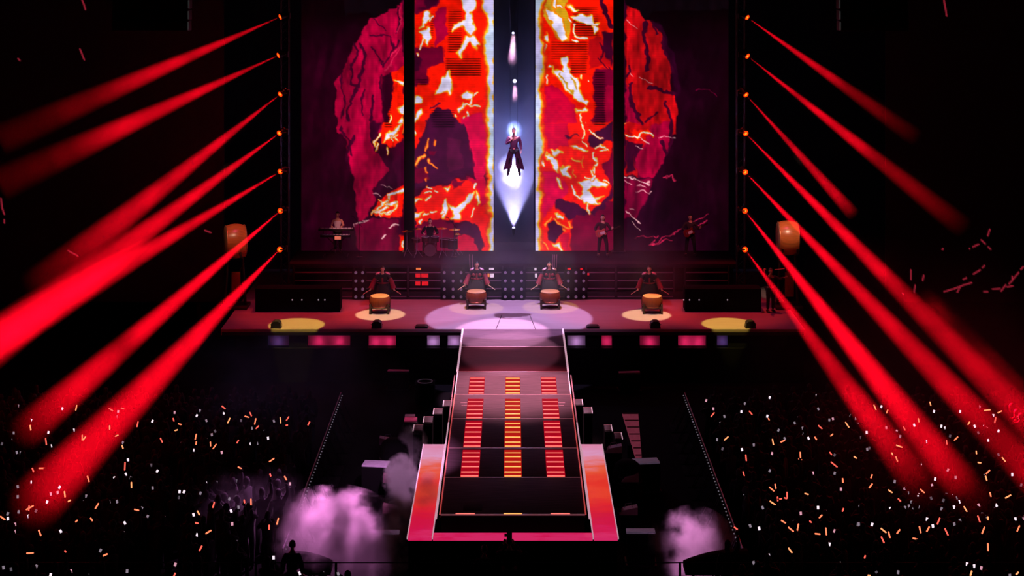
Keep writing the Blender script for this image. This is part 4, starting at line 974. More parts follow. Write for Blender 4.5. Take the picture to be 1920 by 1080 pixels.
def performer(label, loc, J, topm, top_grow=1.12, hands=None, yaw=0.0, hair=1.1, tilt=0.0, sleeveless=False, rotz=0):
    t = thing('person', label, 'person', loc, rotz)
    b_, hc = body(t, J, yaw, tilt, hands)
    bmh = bmesh.new(); bm_hair(bmh, hc, yaw, tilt, hair); cloth(t, 'hair', bmh, M_hair)
    cloth(t, 'trousers', garment(J, LEG, 1.15), M_trouser)
    keys = ['pel', 'wai', 'che', 'nec', 'shL', 'shR'] if sleeveless else TOP
    cloth(t, 'top', garment(J, keys, top_grow), topm)
    for s in 'LR': part('shoe', lambda b: bm_tube(b, [J['an'+s]+Vector((0, .03, -.02)), J['an'+s].lerp(J['to'+s], .5), J['to'+s]+Vector((0, -.02, 0))], [.055, .05, .035], 8), M_black, t)
    return t
performer('keyboard player in a pale sleeveless top behind the two-tier keyboard', (c.x, c.y+.22, ZR),
          pose(elL=(.27, -.08, 1.17), wrL=(.20, -.36, 1.20), elR=(-.27, -.08, 1.17), wrR=(-.20, -.36, 1.20)), M_shirt, 1.08, {'L': ((0, -1, -.1), (0, 0, -1)), 'R': ((0, -1, -.1), (0, 0, -1))}, tilt=.1, sleeveless=True)
# drum kit and its player
c = rz(808, 476)
kit = thing('drum_kit', 'dark red drum kit with cymbals in front of the lava screen', 'drum kit', (c.x, c.y-.5, ZR))
part('bass_drum', lambda b: bm_lathe(b, [(.26, -.22), (.28, -.2), (.28, .2), (.26, .22)], 24, (0, 0, .29), 'Y'), M_shell, kit)
part('bass_head', lambda b: bm_lathe(b, [(.255, -.23), (0, -.235)], 24, (0, 0, .29), 'Y', cap=False), mat('bass_head', (90, 60, 66), .5), kit)
for x, y, z, r, h in ((-.22, .02, .72, .16, .22), (.2, .02, .72, .16, .22), (.62, .25, .52, .22, .36), (-.62, .3, .62, .18, .16), (.95, .1, .5, .22, .38)):
    d_ = part('tom', lambda b: bm_lathe(b, [(r, -h/2), (r, h/2)], 20, (x, y, z)), M_shell, kit)
    part('hoop', lambda b: bm_tube(b, [(x+r*math.cos(a*math.pi/10), y+r*math.sin(a*math.pi/10), z+h/2) for a in range(20)], .012, 6, closed=True), M_steel, d_)
    part('tom_leg', lambda b: bm_tube(b, [(x, y+r*.8, .01), (x, y+r*.8, z)], .014, 6), M_steel, d_)
for x, y, z, r in ((-1.0, .1, 1.05, .24), (-.55, -.15, 1.2, .2), (.5, -.15, 1.22, .22), (1.02, .15, 1.12, .25), (1.15, .3, .9, .18)):
    cy = part('cymbal', lambda b: bm_lathe(b, [(r, -.02), (r*.5, .0), (.05, .015), (.03, .035), (0, .04)], 20, (x, y, z), cap=False), M_brass, kit)
    part('cymbal_stand', lambda b: bm_tube(b, [(x, y, .3), (x, y, z)], .012, 6), M_steel, cy)
    for k in range(3):
        an = k*2.1; part('stand_foot', lambda b: bm_tube(b, [(x, y, .32), (x+.22*math.cos(an), y+.22*math.sin(an), .01)], .01, 6), M_steel, cy)
st = thing('stool', 'round dark stool under the kit drummer', 'stool', (c.x, c.y+.22, ZR))
part('seat', lambda b: bm_lathe(b, [(.16, .46), (.18, .49), (.17, .53), (0, .54)], 18), M_black, st)
part('post', lambda b: bm_tube(b, [(0, 0, .2), (0, 0, .47)], .02, 8), M_metal, st)
for k in range(3): part('leg', lambda b: bm_tube(b, [(0, 0, .24), (.24*math.cos(k*2.09), .24*math.sin(k*2.09), .012)], .012, 6), M_metal, st)
Jd = pose(pel=(0, 0, .63), wai=(0, -.01, .79), che=(0, -.03, 1.03), nec=(0, -.04, 1.20), hea=(0, -.06, 1.29), shL=(.19, -.03, 1.12), shR=(-.19, -.03, 1.12), elL=(.34, -.12, .88), wrL=(.24, -.38, .90), elR=(-.34, -.12, .88), wrR=(-.24, -.38, .90),
          hiL=(.11, -.02, .60), hiR=(-.11, -.02, .60), knL=(.24, -.38, .50), knR=(-.24, -.38, .50), anL=(.26, -.34, .085), anR=(-.26, -.34, .085), toL=(.27, -.5, .035), toR=(-.27, -.5, .035))
performer('kit drummer seen as a dark shape against the lava screen', (c.x-.05, c.y+.22, ZR), Jd, M_trouser, 1.15, {'L': ((-.2, -1, 0), (0, 0, -1)), 'R': ((.2, -1, 0), (0, 0, -1))})
# guitarists
def guitar(label, loc, rotm, col):
    t = thing('guitar', label, 'guitar', loc); t.rotation_euler = rotm
    part('body', lambda b: (loft(b, [[Vector((x, -.02, z)) for x, z in GP], [Vector((x, .025, z)) for x, z in GP]], True)), col, t)
    part('neck', lambda b: bm_box(b, (.46, -.02, 0), (.56, .025, .055), bevel=.006), M_dkwood, t)
    part('headstock', lambda b: bm_box(b, (.80, -.02, .01), (.16, .02, .075), bevel=.006), M_dkwood, t)
    part('pickguard', lambda b: bm_box(b, (.05, -.028, -.02), (.2, .01, .12), bevel=.004), M_keys, t)
    part('bridge', lambda b: bm_box(b, (-.12, -.03, 0), (.03, .015, .09), bevel=.003), M_steel, t)
GP = [(-.24, 0), (-.22, -.12), (-.12, -.17), (0, -.125), (.08, -.10), (.16, -.15), (.22, -.12), (.19, -.04), (.19, .04), (.22, .12), (.15, .14), (.07, .10), (0, .12), (-.12, .17), (-.22, .12)]
Jg = dict(elL=(.33, -.06, 1.18), wrL=(.38, -.32, 1.22), elR=(-.33, -.02, 1.16), wrR=(-.12, -.24, 1.05), knL=(.17, -.05, .5), anL=(.2, .02, .085), toL=(.24, -.14, .035), knR=(-.15, -.03, .5), anR=(-.18, .02, .085), toR=(-.22, -.14, .035))
c = rz(1130, 481)
performer('guitarist with long hair in front of the right lava screen', (c.x, c.y, ZR), pose(**Jg), M_shirtdk, 1.15, {'L': ((.3, -.2, .9), (-.4, -.9, 0)), 'R': ((.8, -.3, -.5), (0, 1, 0))}, hair=1.12)
part('hair_fall', lambda b: bm_tube(b, [(0, .03, 1.72), (0, .10, 1.6), (0, .12, 1.4)], [.08, .10, .07], 10), M_hair, [o for o in bpy.data.objects if o.get('label', '').startswith('guitarist with long')][0])
guitar('pale guitar held by the long-haired guitarist', (c.x-.08, c.y-.28, ZR+1.06), (0, -.28, .12), mat('guitar_body', (190, 90, 80), .3))
c = rz(1294, 480)
performer('guitarist in dark clothes at the right end of the riser', (c.x, c.y, ZR), pose(**Jg), M_shirtdk, 1.15, {'L': ((.3, -.2, .9), (-.4, -.9, 0)), 'R': ((.8, -.3, -.5), (0, 1, 0))}, hair=1.0)
guitar('dark red guitar held by the guitarist at the right end of the riser', (c.x-.08, c.y-.28, ZR+1.06), (0, -.42, .12), mat('guitar_body_dark', (120, 24, 30), .3))
for px, lab, tall in ((676, 'thin microphone stand beside the keyboard', 1.75), (852, 'thin microphone stand right of the drum kit', 1.7)):
    c = rz(px, 478); t = thing('microphone_stand', lab, 'microphone stand', (c.x, c.y-.5, ZR), 0, 'microphone stands on the riser')
    part('pole', lambda b: bm_tube(b, [(0, 0, .02), (0, 0, tall*.8)], .012, 6), M_metal, t); part('boom', lambda b: bm_tube(b, [(.1, .1, tall*.72), (-.25, -.1, tall)], .01, 6), M_metal, t)
    part('base', lambda b: bm_lathe(b, [(.15, 0), (.15, .02), (.02, .03)], 16), M_metal, t); part('microphone', lambda b: bm_tube(b, [(-.25, -.1, tall), (-.33, -.15, tall+.02)], [.014, .022], 8), M_black, t)

# --- big barrel drums on tall stands at the stage sides
M_wood_big = mat('big_drum_wood', (196, 108, 56), .3, var=.45, scale=2.2, stretch=(.25, 6, 6), spec=.6)
def big_drum(px, lab, tilt):
    D = 65.6; c = W(px, 446 if px > 960 else 452, D)
    t = thing('big_barrel_drum', lab, 'drum', (c.x, c.y, ZS), 0, 'big barrel drums at the stage sides'); zc = c.z-ZS
    rot = Matrix.Rotation(tilt, 4, 'Z')
    def bar(b): bm_lathe(b, [(.62, -.40), (.68, -.2), (.70, 0), (.68, .2), (.62, .40)], 32, (0, 0, 0), 'X', cap=False); bmesh.ops.transform(b, matrix=Matrix.Translation((0, 0, zc)) @ rot, verts=b.verts)
    part('barrel', bar, M_wood_big, t)
    for s in (-1, 1):
        def hd(b): bm_lathe(b, [(.63, .36*s), (.635, .40*s), (.6, .415*s), (0, .42*s)], 32, (0, 0, 0), 'X', cap=False); bmesh.ops.transform(b, matrix=Matrix.Translation((0, 0, zc)) @ rot, verts=b.verts)
        part('drum_head', hd, M_skinhd, t)
        def rm(b): bm_tube(b, [(s*.38, .64*math.cos(a*math.pi/16), .64*math.sin(a*math.pi/16)) for a in range(32)], .018, 6, closed=True); bmesh.ops.transform(b, matrix=Matrix.Translation((0, 0, zc)) @ rot, verts=b.verts)
        part('rim', rm, M_rim, t)
        part('leg', lambda b: bm_tube(b, [(s*.42, 0, .02), (s*.30, 0, zc-.66)], [.06, .05], 8), M_dkwood, t)
        part('arm', lambda b: bm_tube(b, [(s*.30, 0, zc-.7), (s*.30, .5, zc-.5), (s*.30, .55, zc-.35)], .045, 8), M_dkwood, t)
        part('arm', lambda b: bm_tube(b, [(s*.30, 0, zc-.7), (s*.30, -.5, zc-.5), (s*.30, -.55, zc-.35)], .045, 8), M_dkwood, t)
    part('brace', lambda b: bm_tube(b, [(-.40, 0, .3), (.36, 0, zc-.9)], .03, 6), M_dkwood, t)
    part('pedestal', lambda b: bm_box(b, (.05, -.1, .95), (.36, .12, 1.0), bevel=.03), mat('pedestal_wood', (150, 104, 60), .4, var=.3), t)
    part('base', lambda b: bm_box(b, (0, 0, .06), (1.1, 1.0, .12), bevel=.02), M_dkwood, t)
    return c
cl = big_drum(441, 'big barrel drum on a tall stand at the left edge of the stage', .30)
cr_ = big_drum(1477, 'big barrel drum on a tall stand at the right edge of the stage', -.03)
spot('drum_spot', cl+Vector((.4, -5, 6)), cl, 620, (1, .62, .42), 12, .5, .1)
spot('drum_spot', cr_+Vector((-.4, -5, 6)), cr_, 1500, (1, .66, .46), 12, .5, .1)
# crew player standing by the right big drum
c = G(1443, 583, ZS)
performer('dark-clothed drummer standing beside the big right-hand barrel drum', (c.x, c.y-.2, ZS), pose(elR=(-.3, -.1, 1.5), wrR=(-.36, -.2, 1.72), elL=(.36, -.06, 1.30), wrL=(.55, -.2, 1.40)), M_robe, 1.2, rotz=.3)
for k, (px, py, ang, lab) in enumerate(((1462, 505, .1, 'pale drumstick held out beside the big right-hand drum'),)):
    q = W(px, py, 64.4); o = part('drumstick', lambda b: bm_tube(b, [(-.2, 0, -.02), (.2, 0, .03)], [.016, .012], 8), M_pole, None, q); tag(o, lab, 'drumstick')
# wedge monitors on the stage lip
for px, lab in ((517, 'black wedge monitor at the stage lip in front of the leftmost yellow pool'), (706, 'black wedge monitor at the stage lip before the leftmost drummer'), (1229, 'black wedge monitor at the stage lip before the rightmost drummer'), (1408, 'black wedge monitor at the stage lip beside the rightmost yellow pool'), (1112, 'low black cable box at the stage lip right of the runway'), (790, 'low black cable box at the stage lip left of the runway')):
    c = G(px, 616, ZS); low = 'cable' in lab
    t = thing('cable_box' if low else 'wedge_monitor', lab, 'box' if low else 'loudspeaker', (c.x, .26, ZS), 0, None if low else 'wedge monitors along the stage lip')
    w_, h_ = (.5, .09) if low else (.40, .27)
    part('cabinet', lambda b: (bm_prism(b, [(-w_/2, 0), (w_/2, 0), (w_/2-.03, h_*.75), (w_/2-.12, h_), (-w_/2+.12, h_), (-w_/2+.03, h_*.75)], -.2, .16)), M_black, t, smooth=False)
    part('grille', lambda b: bm_box(b, (0, .18, h_*.5), (w_-.1, .02, h_*.7), bevel=.005), M_cloth, t)
    for s in (-1, 1): part('handle', lambda b: bm_tube(b, [(s*(w_/2), -.08, h_*.4), (s*(w_/2+.02), -.05, h_*.5), (s*(w_/2), .02, h_*.4)], .012, 6), M_metal, t)

# ------------------------------------------------------------------ pit: barriers, cabinets, fog machines, plates
for s, side in ((-1, 'left'), (1, 'right')):
    n = 13; y0, y1 = 56.6-D0, 42.3-D0; ln = (y0-y1)/n; x = s*6.02
    for i in range(n):
        yc = y0-(i+.5)*ln
        t = thing('crowd_barrier', 'grey crowd barrier panel, %s from the stage in the %s row' % (('first second third fourth fifth sixth seventh eighth ninth tenth eleventh twelfth thirteenth'.split())[i], side), 'barrier', (x, yc, 0), 0, 'crowd barriers along the pit')
        part('panel', lambda b: bm_box(b, (0, 0, .56), (.03, ln-.06, 1.0), bevel=.01), M_metal, t)
        part('top_rail', lambda b: bm_tube(b, [(0, -ln/2+.01, 1.1), (0, ln/2-.01, 1.1)], .02, 8), mat('barrier_rail', (120, 118, 130), .35, .5), t)
        part('foot', lambda b: bm_box(b, (s*-.28, 0, .02), (.6, ln-.1, .04), bevel=.01), M_cloth, t)
        for k in range(2): part('brace', lambda b: bm_tube(b, [(0, (-.4+.8*k)*ln, 1.0), (-s*.45, (-.4+.8*k)*ln, .05)], .018, 6), M_metal, t)
        for k in range(4): part('stud', lambda b: bm_ball(b, (s*-.06, (-.375+.25*k)*ln, 1.04), (.022, .03, .018), 8, 6), mat('barrier_stud', (210, 205, 215), .3, .2, emit=(150, 145, 158), strength=.35, sample=False), t)  # studs are no lamps: their glint is a low emission
# rail across the near end of the pit
rail = thing('pit_rail', 'long thin dark rail crossing the bottom of the picture', 'railing', (0, 40.6-D0, 0))
part('top_rail', lambda b: bm_tube(b, [(-14, 0, 1.41), (14, 0, 1.41)], .014, 8), mat('rail_pipe', (90, 82, 92), .4, .4), rail)
part('mid_rail', lambda b: bm_tube(b, [(-14, 0, .6), (14, 0, .6)], .012, 8), M_metal, rail)
for px in (0, 160, 320, 480, 630, 780, 930, 1080, 1275, 1300, 1450, 1600, 1750, 1900):
    xx = pxx(px, 40.6); part('post', lambda b: bm_box(b, (xx, 0, .7), (.06, .06, 1.4), bevel=.008), M_metal, rail)
# narrow cabinets stepping down beside the runway
for px, py, w_, lab in ((840, 757, 17, 'narrow black cabinet with pale rim touching the runway, highest on its left'), (821.5, 772, 17, 'narrow black cabinet with pale rim, second from the runway on its left'), (803, 787.5, 17, 'narrow black cabinet with pale rim, third from the runway on its left'), (784, 803, 17, 'narrow black cabinet with pale rim, farthest from the runway on its left'),
                        (1083.5, 755, 17, 'narrow black cabinet with pale rim touching the runway, on its right'), (1102, 770, 16, 'narrow black cabinet with pale rim, second from the runway on its right'),
                        (1140, 803, 14, 'narrow black cabinet near the curtain, third on the right of the runway'), (1159, 818, 14, 'narrow black cabinet near the curtain, fourth on the right of the runway')):
    z = 1.45 if px < 1120 else 1.2; c = G(px, py, z); k = (py-YH)/(HC-z); w2 = w_/k; s = -1 if px < 960 else 1
    t = thing('pit_cabinet', lab, 'cabinet', (c.x, c.y, 0), 0, 'narrow cabinets beside the runway'); dp = .62
    part('body', lambda b: bm_box(b, (0, 0, z/2), (w2, dp, z), bevel=.015), M_black, t)
    part('top_panel', lambda b: bm_box(b, (0, 0, z+.01), (w2-.03, dp-.05, .02), bevel=.004), mat('cabinet_top', (70, 62, 70), .5), t)
    part('side_rim', lambda b: bm_box(b, (s*w2/2, 0, z+.015), (.025, dp, .03)), M_edge, t, smooth=False)
    part('back_rim', lambda b: bm_box(b, (0, dp/2, z+.012), (w2, .02, .02)), M_seam, t, smooth=False)
    part('door', lambda b: bm_box(b, (0, -dp/2-.012, z/2), (w2-.06, .02, z-.2), bevel=.006), M_cloth, t)
# low equipment platforms with pale tops
for px, py, w_, d_, z, lab, yaw in ((705, 868, 48, .5, .9, 'low dark plinth with a pale slanted top left of the upper fog jet', -.12), (1211, 863, 48, .45, .9, 'low dark plinth with a pale top at the foot of the pink curtain', .14),
                               (1201, 994, 54, .28, .9, 'low dark plinth with a bright pale top at the near right of the platform', 0), (722, 996, 54, .24, .9, 'low dark plinth with a pale edge at the near left of the platform', 0),
                               (747, 694, 40, .22, .7, 'far dark plinth with a thin pale top left of the runway', -.06), (1180, 697, 40, .2, .7, 'far dark plinth with a thin pale top right of the runway', .1)):
    c = G(px, py, z); k = (py-YH)/(HC-z)
    t = thing('pit_plinth', lab, 'plinth', (c.x, c.y, 0), yaw, 'low plinths in the pit')
    part('body', lambda b: bm_box(b, (0, 0, z/2-.02), (w_/k-.04, d_+.3, z-.06), bevel=.02), M_cloth, t)
    part('top_plate', lambda b: bm_box(b, (0, 0, z-.025), (w_/k, d_, .05), bevel=.008), mat('plinth_top', (175, 160, 185), .6, emit=(120, 100, 128), strength=.22, sample=False) if py > 800 else M_white, t)  # nearer plates: light on the top put into a weak emission
    part('base', lambda b: bm_box(b, (0, 0, .03), (w_/k+.06, d_+.36, .06), bevel=.01), M_black, t)
# fog machines along the platform
for px, py, s, lab in ((727, 823, -1, 'small fog machine left of the platform, farthest from the camera'), (735, 893, -1, 'small fog machine left of the platform, middle one'), (735, 950, -1, 'small fog machine left of the platform, nearest the camera'),
                       (1150, 838, 1, 'small fog machine right of the platform, farthest from the camera'), (1181, 892, 1, 'small fog machine right of the platform, middle one'), (1178, 953, 1, 'small fog machine right of the platform, nearest the camera')):
    zf = .42 if px == 1150 else 0.0; c = G(px, py, .85+zf)
    t = thing('fog_machine', lab, 'fog machine', (c.x, c.y, zf), 0, 'fog machines beside the platform')
    part('stand', lambda b: bm_box(b, (0, 0, .35-zf/2), (.42, .42, .70+zf), bevel=.02), M_cloth, t)
    part('body', lambda b: (bm_prism(b, [(-.26, .70), (.26, .70), (.26*s, .92), (-.14*s, .84)] if s > 0 else [(-.26, .70), (.26, .70), (.14, .84), (-.26, .92)], -.14, .14)), mat('fog_machine_shell', (150, 110, 125), .5), t, smooth=False)
    part('nozzle', lambda b: bm_tube(b, [(-s*.2, 0, .78), (-s*.33, 0, .80)], [.04, .05], 10), M_metal, t)
    part('handle', lambda b: bm_tube(b, [(-.1, 0, .86), (-.08, 0, .98), (.08, 0, 1.0), (.12, 0, .88)], .012, 6), M_steel, t)
# covered racks
for px, py, w_, lab in ((1168, 862, 52, 'black covered rack with rounded top right of the platform'), (738, 868, 56, 'black covered rack left of the platform behind the fog')):
    c = G(px, py, .6); k = 60
    t = thing('covered_rack', lab, 'equipment rack', (c.x, c.y+(.5 if px < 960 else -1.9), 0), 0, 'covered racks in the pit')
    part('cover', lambda b: loft(b, [oval((0, 0, z_), w_/k/2*f_, .42*f_, 20, 0, .02) for z_, f_ in ((0.02, 1.04), (.5, 1.0), (.9, .96), (1.08, .86), (1.18, .6), (1.2, .1))], True), M_cloth, t)
    part('strap', lambda b: bm_tube(b, oval((0, 0, .6), w_/k/2*1.02, .43, 20), .014, 6, closed=True), M_black, t)
# ribbed pink ramp on the right
c = G(1188, 862, .2)
t = thing('ribbed_ramp', 'narrow pink-lit ribbed ramp behind the right plinth', 'ramp', (c.x, c.y-.6, 0))
part('panel', lambda b: loft(b, [[Vector(p) for p in ((-.30, 1.5, 1.42), (.22, 1.5, 1.42), (.22, 1.5, 1.36), (-.30, 1.5, 1.36))], [Vector(p) for p in ((.02, .1, .45), (.22, .1, .45), (.22, .1, .39), (.02, .1, .39))]], True), mat('ramp_pink', (190, 110, 130), .6, emit=(170, 70, 95), strength=.28, sample=False), t, smooth=False)  # pink light on the ramp put into the panel's own faint emission
for i in range(7):
    f = i/6; part('rib', lambda b: bm_box(b, ((-.30+.22)/2*(1-f)+.12*f, 1.45-1.3*f, 1.44-.94*f), (.5*(1-f)+.19*f, .03, .03)), M_dkwood, t, smooth=False)
part('support', lambda b: bm_box(b, (0, .9, .35), (.4, .9, .7), bevel=.02), M_cloth, t)
# hoop of cable and a stack of folded cloths
c = G(797, 715, .75); t = thing('low_case', 'low black case under the coil of pale cable', 'case', (c.x, c.y, 0))
part('body', lambda b: bm_box(b, (0, 0, .34), (.7, .7, .68), bevel=.02), M_cloth, t)
part('lid', lambda b: bm_box(b, (0, 0, .695), (.72, .72, .03), bevel=.008), M_cloth, t)
c.z = .755; t = thing('cable_coil', 'round coil of pale cable lying on a low black case', 'cable', c)
part('outer_loop', lambda b: bm_tube(b, [(.27*math.cos(a*math.pi/16), .27*math.sin(a*math.pi/16), 0) for a in range(32)], .014, 6, closed=True), mat('cable_grey', (150, 135, 150), .5, emit=(70, 58, 70), strength=.3, sample=False), t)  # light on the cable painted in as a slight glow
part('inner_loop', lambda b: bm_tube(b, [(.255*math.cos(a*math.pi/16), .255*math.sin(a*math.pi/16), -.03) for a in range(32)], .014, 6, closed=True), M_metal, t)
c = G(770, 785, .9)
t = thing('flight_case', 'dark flight case with pink-lit lid beside the left cabinets', 'case', (c.x, c.y, 0))
part('body', lambda b: bm_box(b, (0, 0, .42), (.44, .5, .84), bevel=.02), M_black, t)
part('lid', lambda b: bm_box(b, (0, 0, .88), (.42, .3, .06), bevel=.01), mat('case_lid', (200, 90, 120), .5, emit=(190, 50, 95), strength=.4, sample=False), t)  # pink light put into the lid's colour and glow
part('folded_cover', lambda b: bm_box(b, (-.03, .12, .96), (.34, .2, .06), bevel=.02), mat('case_cover', (170, 120, 140), .7, emit=(120, 60, 80), strength=.3, sample=False), t)  # the same pink light as a weaker emission
part('latch', lambda b: bm_box(b, (0, -.26, .7), (.06, .02, .08), bevel=.005), M_steel, t)

# camera operators and covered cameras at the near rail
def operator(label, px, D, z=0.0, **kw):
    x = pxx(px, D)
    return performer(label, (x, D-D0, z), pose(**kw), M_trouser, 1.25, hair=1.05, rotz=math.pi)
operator('camera operator seen as a dark silhouette before the pink smoke', 548, 41.1)
operator('camera operator seen as a small silhouette at the centre of the platform front', 955, 41.3, elL=(.3, -.15, 1.3), wrL=(.15, -.36, 1.5), elR=(-.3, -.15, 1.3), wrR=(-.12, -.36, 1.5))
operator('crouching helper left of the operator at the platform front', 908, 41.3, pel=(0, .1, .72), wai=(0, .06, .9), che=(0, 0, 1.12), nec=(0, -.03, 1.28), hea=(0, -.05, 1.37), shL=(.17, 0, 1.21), shR=(-.17, 0, 1.21), elL=(.26, -.06, .95), wrL=(.2, -.3, .9), elR=(-.26, -.06, .95), wrR=(-.2, -.3, .9), hiL=(.1, .08, .68), hiR=(-.1, .08, .68), knL=(.16, -.22, .42), knR=(-.16, -.22, .42), anL=(.14, .06, .085), anR=(-.14, .06, .085), toL=(.15, -.1, .035), toR=(-.15, -.1, .035))
t = thing('shoulder_camera', 'small dark camera held up by the operator at the platform front', 'camera', (pxx(955, 41.1), 41.3-D0+.72, 1.5))
part('body', lambda b: bm_box(b, (0, -.25, .12), (.14, .3, .16), bevel=.02), M_black, t); part('lens', lambda b: bm_lathe(b, [(.05, -.1), (.06, .05)], 14, (0, -.03, .12), 'Y'), M_metal, t); part('viewfinder', lambda b: bm_box(b, (-.1, -.3, .18), (.06, .1, .05), bevel=.008), M_black, t)
for px0, px1, top, lab in ((545, 622, 1036, 'broad camera under a black cover beside the silhouetted operator'), (1283, 1402, 1031, 'broad camera under a black cover before the small pink smoke patch')):
    D = 41.75; xa, xb = pxx(px0, D), pxx(px1, D); hw = (xb-xa)/2; zt = HC-(top-YH)/K(D)
    t = thing('covered_camera', lab, 'camera', ((xa+xb)/2, D-D0, 0), 0, 'covered cameras at the near rail'); s = 1 if px0 < 960 else -1
    def cov(b):
        rows = []
        for i in range(13):
            f = i/12; x_ = -hw+2*hw*f; g = (1-f if s > 0 else f); h = .98+(zt-.98)*(1-(1-g)**2.2)
            rows.append([Vector((x_, -.3, .75)), Vector((x_, -.28, h*.92)), Vector((x_, -.12, h)), Vector((x_, .12, h)), Vector((x_, .28, h*.92)), Vector((x_, .3, .75))])
        loft(b, rows, True)
    part('cover', cov, M_cloth, t)
    for k in range(3): part('tripod_leg', lambda b: bm_tube(b, [(0, 0, .8), (.35*math.cos(k*2.09+.5), .3*math.sin(k*2.09+.5), .01)], .025, 6), M_metal, t)
    part('pan_handle', lambda b: bm_tube(b, [(0, -.2, .9), (.1, -.5, .85)], .014, 6), M_metal, t)

# ------------------------------------------------------------------ audience: glow sticks, phones, people
def where(p, what):
    row = 'front' if p.y > 52-D0 else 'middle' if p.y > 47-D0 else 'rear'
    col = 'beside the barrier' if abs(p.x) < 9 else 'amid the crowd' if abs(p.x) < 12.5 else 'at the outside'
    return '%s %s, %s %s crowd' % (what, col, row, 'left' if p.x < 0 else 'right')
TILE = [(0, 740), (0, 910), (320, 740), (320, 910), (1290, 730), (1290, 905), (1600, 730), (1600, 905)]
STK = ['850,180,865,115 345,405,340,340 520,570,515,485 925,515,925,450 930,515,965,470 1225,150,1270,185 1360,150,1400,160 1232,345,1235,395 1540,365,1555,300 1805,485,1825,540 1405,760,1405,850 360,825,380,870 435,828,508,828 980,915,1005,980 1475,985,1482,1050 1370,570,1388,608 1295,468,1330,455',
 '725,65,732,135 765,182,795,168 1070,265,1110,200 0,350,62,388 292,275,378,228 320,290,330,225 1510,268,1565,286 435,500,460,570 295,768,380,758 1158,795,1210,770 1018,365,1040,402 850,412,872,392 730,740,742,750',
 '575,125,615,163 640,322,668,262 832,240,885,258 890,195,910,245 945,335,958,268 958,382,992,350 1230,255,1240,322 1300,292,1330,248 1543,345,1565,303 82,325,122,340 45,405,80,395 275,508,290,440 283,565,290,525 445,530,450,580 475,610,513,558 745,545,765,510 755,815,802,832 1107,755,1165,718 1495,772,1535,765 1512,870,1582,868 1115,890,1128,920 1280,915,1303,960 25,265,40,300 1295,348,1318,340',
 '473,255,493,185 300,285,325,335 275,418,312,432 392,548,458,502 322,738,352,680 1195,440,1212,370 1108,445,1108,498 1325,70,1335,112 38,1020,50,990 828,160,830,200 903,150,905,225',
 '257,310,298,260 688,245,722,283 162,497,220,482 405,573,455,532 230,655,295,653 235,678,275,730 345,850,355,785 270,882,340,912 650,735,656,805 620,925,633,975 950,560,962,625 1263,705,1265,770 1242,778,1282,798 1465,405,1510,445 1425,535,1448,568 1770,368,1812,430 1865,755,1900,778 1608,818,1680,875 1595,708,1618,738 1740,1000,1742,1050 1602,528,1632,500 903,325,915,350 1040,598,1090,570',
 '915,52,970,95 978,12,992,72 920,208,985,250 1008,158,1010,210 1022,185,1058,180 1115,105,1115,178 1083,172,1112,178 1312,122,1358,132 455,160,512,158 512,268,578,310 535,465,602,465 518,500,558,525 1048,425,1100,455 1128,502,1188,548 1228,540,1245,462 1428,576,1488,577 1552,508,1556,588 1130,735,1172,790 1735,325,1752,288 1370,430,1388,450 1475,400,1510,360',
 '232,175,255,232 482,630,552,652 475,752,500,815 195,1000,215,958 730,325,738,370 565,420,583,462 860,140,872,185 1470,240,1542,228 1618,268,1672,242 1588,378,1605,315 1290,402,1308,362 1045,570,1055,622 1130,575,1180,535 1380,690,1388,730 1398,820,1440,832 1495,955,1535,905 1490,975,1500,1028 1670,762,1715,818 430,712,445,740 370,270,390,228',
 '178,65,213,8 393,80,440,115 502,178,535,212 755,75,800,115 310,515,370,562 392,548,415,625 312,605,348,680 492,578,522,522 668,625,722,637 740,488,762,570 825,555,855,492 942,470,975,395 1030,515,1065,592 1245,268,1278,325 1400,372,1425,445 1512,380,1515,425 1445,575,1478,498 1510,678,1520,772 1535,105,1550,160 1705,175,1775,138 1840,552,1872,482 1315,1048,1335,992 1825,1035,1862,1008 122,848,138,822 165,1040,190,1048']
